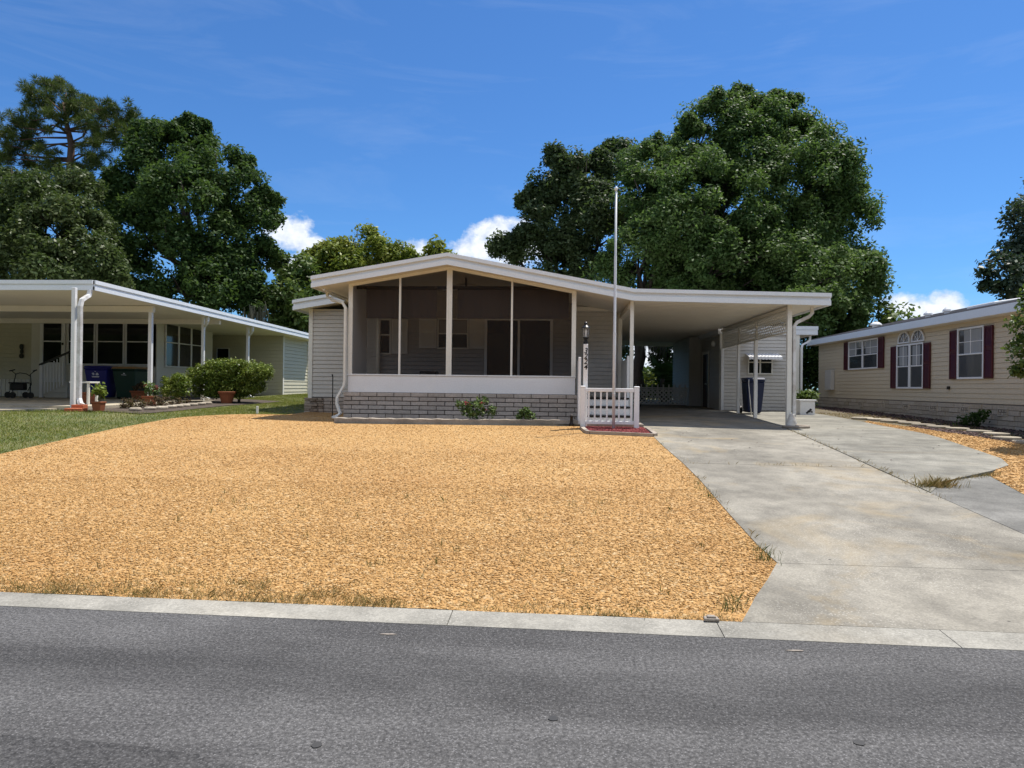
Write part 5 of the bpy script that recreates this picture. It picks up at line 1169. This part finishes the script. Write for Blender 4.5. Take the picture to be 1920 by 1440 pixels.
tree('broad_leaved_plant', 'green broad leaved plant growing behind the white planter box', L_planter_plant, (7.5, 22.2, .76), (7.5, 22.2, .95), .02, 'lightleaf', 35, leaf=.085, clump=.13, dens=1.2, per=18, cat='plant', aspect=.5, crown='foliage', trunk='stems', sub=False)
tree('low_shrub', 'reddish brown low shrub along the edging stones of the plant bed', [(-10.7, 17.3, 1.0, .2), (-10.55, 17.8, 1.02, .2), (-10.6, 18.3, 1.02, .18), (-10.75, 16.9, .98, .17), (-10.5, 18.7, 1.0, .15), (-10.5, 19.1, .98, .13)], (-10.6, 17.8, .86), (-10.6, 17.8, .92), .012, 'bronzeleaf', 36, leaf=.04, clump=.08, dens=1.1, per=16, cat='shrub', aspect=.4, crown='foliage', trunk='stems', sub=False)
tree('low_shrub', 'dark small shrub growing against the block skirting of the peach house', [(9.75, 17.6, .85, .2), (9.8, 17.3, .95, .17), (9.7, 17.9, .84, .14)], (9.75, 17.6, .7), (9.75, 17.6, .8), .012, 'oak_dark', 37, leaf=.05, clump=.1, dens=1.1, per=16, cat='shrub', crown='foliage', trunk='stems', sub=False)
tree('garden_shrub', 'sunlit green shrub seen through the back of the carport', [(3.4, 44, 1.7, 1.0), (2.6, 44.5, 1.4, .8), (4.4, 45, 1.5, .9), (5.4, 44, 1.6, .9), (1.6, 45, 1.3, .6), (3.2, 46, 2.2, .9)], (3.5, 44.5, .9), (3.5, 44.5, 1.2), .06, 'yellowgreen', 38, leaf=.12, clump=.35, dens=1.1, per=60, cat='shrub', crown='foliage', trunk='stems', sub=False)
tree('dark_shrub', 'dense dark shrubbery in the gap between the shed and the peach house', [(9.3, 31.5, 2.2, 1.3), (10.4, 32.5, 3.2, 1.6), (11.6, 32, 2.6, 1.5), (8.9, 33, 3.6, 1.4), (10, 33, 4.8, 1.3), (12.2, 33, 3.8, 1.2)], (10.3, 32.3, .9), (10.3, 32.4, 1.6), .1, 'oak_dark', 39, leaf=.11, clump=.5, dens=1.4, per=110, cat='shrub', crown='foliage', trunk='stems')
tree('dark_shrub', 'dark understorey shrub left of the oak trunk behind the carport', [(2.2, 40, 2.4, 1.1), (3.0, 40, 3.8, 1.0), (1.3, 40, 3.2, 1.2), (2.5, 40.5, 4.8, 1.0), (3.4, 40, 2.0, .7)], (2.4, 40, .9), (2.4, 40, 1.6), .1, 'oak_dark', 40, leaf=.13, clump=.5, dens=1.4, per=90, cat='shrub', crown='foliage', trunk='stems')
tree('dark_shrub', 'dark leafy shrub behind the lattice gate right of the palmetto', [(5.5, 37, 3.0, 1.0), (5.9, 37, 2.0, .9), (5.2, 37, 1.6, .7)], (5.5, 37, .9), (5.5, 37, 1.6), .08, 'oak_dark', 41, leaf=.13, clump=.45, dens=1.4, per=90, cat='shrub', crown='foliage', trunk='stems')
# palmetto seen through the carport
T = thing('palmetto', 'dark spiky palmetto standing behind the lattice gate', 'palm', (4.9, 35, .9)); rg = np.random.default_rng(9); VV = []
MB().tube([(4.9, 35, .8), (4.92, 35, 1.5), (4.9, 35, 2.0)], [.16, .13, .11], 10).build('trunk', M['bark'], T, smooth=True)
for k in range(46):
    d = unit(np.array([rg.normal(), rg.normal(), rg.uniform(-.6, 1.0)])); c = np.array([4.9, 35, 2.0]) + d * rg.uniform(.4, .8)
    side = unit(np.cross(d, [0, 0, 1.])); 
    for j in range(15):
        a = (j - 7) / 7 * 1.35; dd = d * math.cos(a) + side * math.sin(a); Lg = .62; wv = np.cross(dd, unit(np.cross(d, side))) * .022
        e = c + dd * Lg + np.array([0, 0, -.08]); VV.append([c - wv * .4, c + dd * Lg * .5 + wv, e, c + dd * Lg * .5 - wv])
V = np.array(VV).reshape(-1, 3); npmesh('fronds', V, quads(V), M['oak_dark'], T)
# pine
PT = [(-33.61, 42.6, 19.7), (-33.81, 44.0, 20.63), (-33.94, 45.4, 21.22), (-33.79, 43.3, 19.14), (-33.77, 44.7, 19.87), (-31.13, 42.6, 19.32), (-31.42, 44.0, 19.38), (-31.67, 45.4, 19.58), (-29.5, 43.3, 18.9), (-29.89, 44.7, 18.75), (-30.06, 42.6, 17.8), (-28.35, 44.0, 18.81), (-28.87, 45.4, 18.64), (-28.23, 43.3, 17.35), (-35.81, 44.7, 19.01), (-35.01, 42.6, 17.87), (-35.42, 44.0, 17.7), (-35.41, 45.4, 18.56), (-35.93, 43.3, 16.77), (-36.34, 44.7, 16.54), (-32.17, 42.6, 18.0), (-31.96, 44.0, 18.87), (-31.28, 45.4, 18.32), (-29.12, 43.3, 16.85), (-28.23, 44.7, 17.5), (-29.69, 42.6, 15.95), (-36.68, 44.0, 15.97), (-35.78, 45.4, 17.3), (-33.21, 43.3, 16.05), (-30.59, 44.7, 16.13), (-30.2, 42.6, 15.12), (-33.37, 44.0, 15.24), (-35.76, 45.4, 15.69), (-36.67, 43.3, 17.46), (-38.21, 44.7, 16.56), (-31.42, 42.6, 14.29), (-31.36, 44.0, 14.35), (-35.18, 45.4, 14.96)]
T = thing('pine_tree', 'tall pine with bare crooked limbs and needle tufts at the far left', 'tree', (-31.6, 44, .9)); rg = np.random.default_rng(12); rr = random.Random(4)
mb = MB(); tr = [(-31.6, 44, .8), (-31.7, 44, 6), (-31.9, 44, 11), (-32.1, 44, 14.8), (-32.0, 44, 16.9), (-32.4, 44, 18.5), (-32.6, 44, 19.7)]
mb.tube(tr, [.38, .33, .28, .24, .2, .13, .06], 10)
hubs = [Vector(p) for p in tr[3:6]] + [Vector((-32.05, 44, 15.9)), Vector((-32.2, 44, 17.7))]
tuft = []
for p in PT:
    e = Vector(p); s = min(hubs, key=lambda h: (h - e).length + (1.5 if h.z > e.z + .4 else 0)); s = s + Vector((0, 0, rr.uniform(-.4, .3)))
    m1 = s.lerp(e, .4) + Vector((rr.uniform(-.3, .3), rr.uniform(-.3, .3), rr.uniform(-.2, .5))); m2 = s.lerp(e, .75) + Vector((rr.uniform(-.4, .4), rr.uniform(-.3, .3), rr.uniform(-.4, .3)))
    mb.tube([s, m1, m2, e], [.075, .055, .035, .015], 6)
    for k in range(13):
        d = Vector((rr.gauss(0, 1), rr.gauss(0, 1), rr.gauss(.25, .7))).normalized() * rr.uniform(.35, .85); c = e + d; tuft.append(c)
        if k % 2 == 0: mb.tube([m2.lerp(e, rr.random()), c], [.018, .01], 4)
mb.build('trunk', M['pinebark'], T, smooth=True)
C = np.array([tuple(c) for c in tuft]); k = 95; d = unit(rg.normal(size=(len(C), k, 3)) + np.array([0, 0, .35])); ln_ = rg.uniform(.28, .50, (len(C), k, 1)); st = C[:, None] + d * .03
sd_ = unit(np.cross(d, rg.normal(size=d.shape))) * .016; en = st + d * ln_ + np.array([0, 0, -.03]); md = (st + en) / 2
V = np.stack([st, md + sd_, en, md - sd_], 2).reshape(-1, 3); npmesh('needles', V, quads(V), M['pine'], T)
# far tree line all round; taller unseen part behind camera added for glass reflections
rg = np.random.default_rng(77); Vs = []
for i in range(300):
    a = rg.uniform(0, 2 * PI); front = abs((a - PI / 2 + PI) % (2 * PI) - PI) < 1.35
    R_ = rg.uniform(115, 190) if front else rg.uniform(48, 80); hgt = rg.uniform(3.0, 4.6) * R_ / 130 if front else rg.uniform(6, 13)
    c = np.array([R_ * math.cos(a), R_ * math.sin(a), .8]); nn = 420; hs = min(hgt * .8, 5)
    p = c + np.clip(rg.normal(size=(nn, 3)), -1.8, 1.8) * np.array([hs, hs, 0]) + np.stack([np.zeros(nn), np.zeros(nn), hgt * rg.random(nn) ** .8], 1)
    t = unit(rg.normal(size=(nn, 3))); b = unit(np.cross(t, rg.normal(size=(nn, 3)))); s_ = rg.uniform(.3, .7, (nn, 1)) * (hgt / 7 + .3)
    Vs.append(np.stack([p - t * s_, p + b * s_ * .7, p + t * s_, p - b * s_ * .7], 1))
V = np.concatenate(Vs).reshape(-1, 3); npmesh('distant_treeline', V, quads(V), M['far'], kind='stuff')

# ================================================================== SKY, SUN, CAMERA
SUN = Vector((.30, .275, 1)).normalized()
el = math.asin(SUN.z); rot = math.atan2(SUN.x, SUN.y)
w = bpy.data.worlds.new('World'); S.world = w; w.use_nodes = True; nt = w.node_tree; nt.nodes.clear()
out = N(nt, 'ShaderNodeOutputWorld'); bg = N(nt, 'ShaderNodeBackground'); bg.inputs['Strength'].default_value = .088
sky = N(nt, 'ShaderNodeTexSky'); sky.sky_type = 'NISHITA'; sky.sun_disc = False; sky.sun_elevation = el; sky.sun_rotation = rot
sky.altitude = 30; sky.air_density = 1.0; sky.dust_density = .35; sky.ozone_density = 3.5
tc = N(nt, 'ShaderNodeTexCoord'); nrm = N(nt, 'ShaderNodeVectorMath', operation='NORMALIZE'); nt.links.new(tc.outputs['Generated'], nrm.inputs[0])
sp = N(nt, 'ShaderNodeSeparateXYZ'); nt.links.new(nrm.outputs[0], sp.inputs[0])
def mth(op, a, b=None, clamp=False):
    m = N(nt, 'ShaderNodeMath', operation=op, use_clamp=clamp)
    for i, v in enumerate((a, b)):
        if v is None: continue
        if isinstance(v, bpy.types.NodeSocket): nt.links.new(v, m.inputs[i])
        else: m.inputs[i].default_value = v
    return m.outputs[0]
az = mth('ARCTAN2', sp.outputs[0], sp.outputs[1]); elv = mth('ARCSINE', sp.outputs[2])
cv = N(nt, 'ShaderNodeCombineXYZ'); nt.links.new(az, cv.inputs[0]); nt.links.new(mth('MULTIPLY', elv, 1.2), cv.inputs[1])
nz = noise(nt, cv.outputs[0], 26, 6, .6); nz2 = noise(nt, cv.outputs[0], 70, 5, .6)
CL = [(-.372, .200, .036, .022, 1.0), (-.350, .190, .03, .012, .8), (-.095, .213, .036, .022, 1.0), (-.112, .192, .045, .024, .95), (-.060, .196, .05, .03, .9), (-.208, .180, .028, .024, .9), (.455, .100, .050, .015, .9), (.432, .108, .024, .014, .9), (.474, .107, .02, .013, .9), (-.366, .158, .035, .016, .7),
      (.126, .045, .05, .03, .9), (.16, .06, .04, .02, .8), (.5, .07, .06, .012, .6), (-.9, .2, .1, .05, 1), (.8, .16, .12, .05, 1), (1.5, .2, .2, .06, 1), (2.4, .25, .25, .08, 1), (-2.6, .25, .3, .1, 1), (3.0, .2, .2, .07, 1), (-1.6, .2, .2, .06, 1),
      (3.0, .75, 1.0, .42, 1.2), (-3.0, .75, 1.0, .42, 1.2), (2.3, .45, .5, .22, 1.1), (-2.3, .5, .55, .25, 1.1)]  # unseen bright clouds behind the camera, added as fill light on the house fronts
tot = None
for a0, e0, wa, we, op in CL:
    dx = mth('DIVIDE', mth('SUBTRACT', az, a0), wa); dy = mth('DIVIDE', mth('SUBTRACT', elv, e0), we)
    d2 = mth('SQRT', mth('ADD', mth('MULTIPLY', dx, dx), mth('MULTIPLY', dy, dy)))
    v = mth('MULTIPLY', mth('SUBTRACT', 1.15, mth('ADD', d2, mth('MULTIPLY', mth('SUBTRACT', nz, .5), 2.4))), op)
    tot = v if tot is None else mth('MAXIMUM', tot, v)
msk = mth('MULTIPLY', mth('MULTIPLY', tot, 1.9, True), .95)
# thin high cirrus streaks
cm = N(nt, 'ShaderNodeMapping'); cm.inputs['Scale'].default_value = (1.3, 6.5, 1); cm.inputs['Rotation'].default_value = (0, 0, -.25); nt.links.new(cv.outputs[0], cm.inputs['Vector'])
ci = noise(nt, cm.outputs[0], 2.2, 7, .62, .8)
cim = N(nt, 'ShaderNodeMapRange'); cim.inputs[1].default_value = .50; cim.inputs[2].default_value = .9; cim.inputs[3].default_value = 0; cim.inputs[4].default_value = .12; nt.links.new(ci, cim.inputs[0])
skc = mix(nt, sky.outputs[0], (.40, .70, 1.02), 1.0, 'MULTIPLY')
skc = mix(nt, skc, (6.5, 7.0, 7.6), cim.outputs[0])
shade = mix(nt, (5.0, 5.6, 6.6), (9.0, 9.1, 9.3), mth('ADD', mth('MULTIPLY', mth('SUBTRACT', nz2, .35), 1.5), mth('MULTIPLY', tot, .35), True))
fin = mix(nt, skc, shade, msk)
nt.links.new(fin, bg.inputs['Color']); nt.links.new(bg.outputs[0], out.inputs['Surface'])
sl_ = bpy.data.lights.new('sun', 'SUN'); sl_.energy = 3.9; sl_.angle = math.radians(.53); sl_.color = (1, .95, .87)
so = bpy.data.objects.new('sun', sl_); COL.objects.link(so); so.rotation_euler = SUN.to_track_quat('Z', 'Y').to_euler(); so.location = (20, 20, 60)

cam = bpy.data.cameras.new('camera'); co_ = bpy.data.objects.new('camera', cam); COL.objects.link(co_)
cam.sensor_width = 36; cam.lens = 1330 / 1920 * 36; cam.clip_end = 2000; cam.clip_start = .05
yaw = math.atan(93 / 1330); pit = 4 / 1330; rol = .0117
f = Vector((-math.sin(yaw), math.cos(yaw), 0)); rt_ = Vector((math.cos(yaw), math.sin(yaw), 0)); up = Vector((0, 0, 1))
f2 = (f + up * pit).normalized(); up2 = rt_.cross(f2)
r3 = rt_ * math.cos(rol) + up2 * math.sin(rol); u3 = up2 * math.cos(rol) - rt_ * math.sin(rol)
co_.matrix_world = Matrix(((r3.x, u3.x, -f2.x, 0), (r3.y, u3.y, -f2.y, 0), (r3.z, u3.z, -f2.z, 1.55), (0, 0, 0, 1)))
S.camera = co_
S.view_settings.view_transform = 'Standard'; S.view_settings.look = 'None'; S.view_settings.exposure = .67; S.view_settings.gamma = 1
S.render.engine = 'CYCLES'; S.cycles.max_bounces = 8; S.cycles.transparent_max_bounces = 16
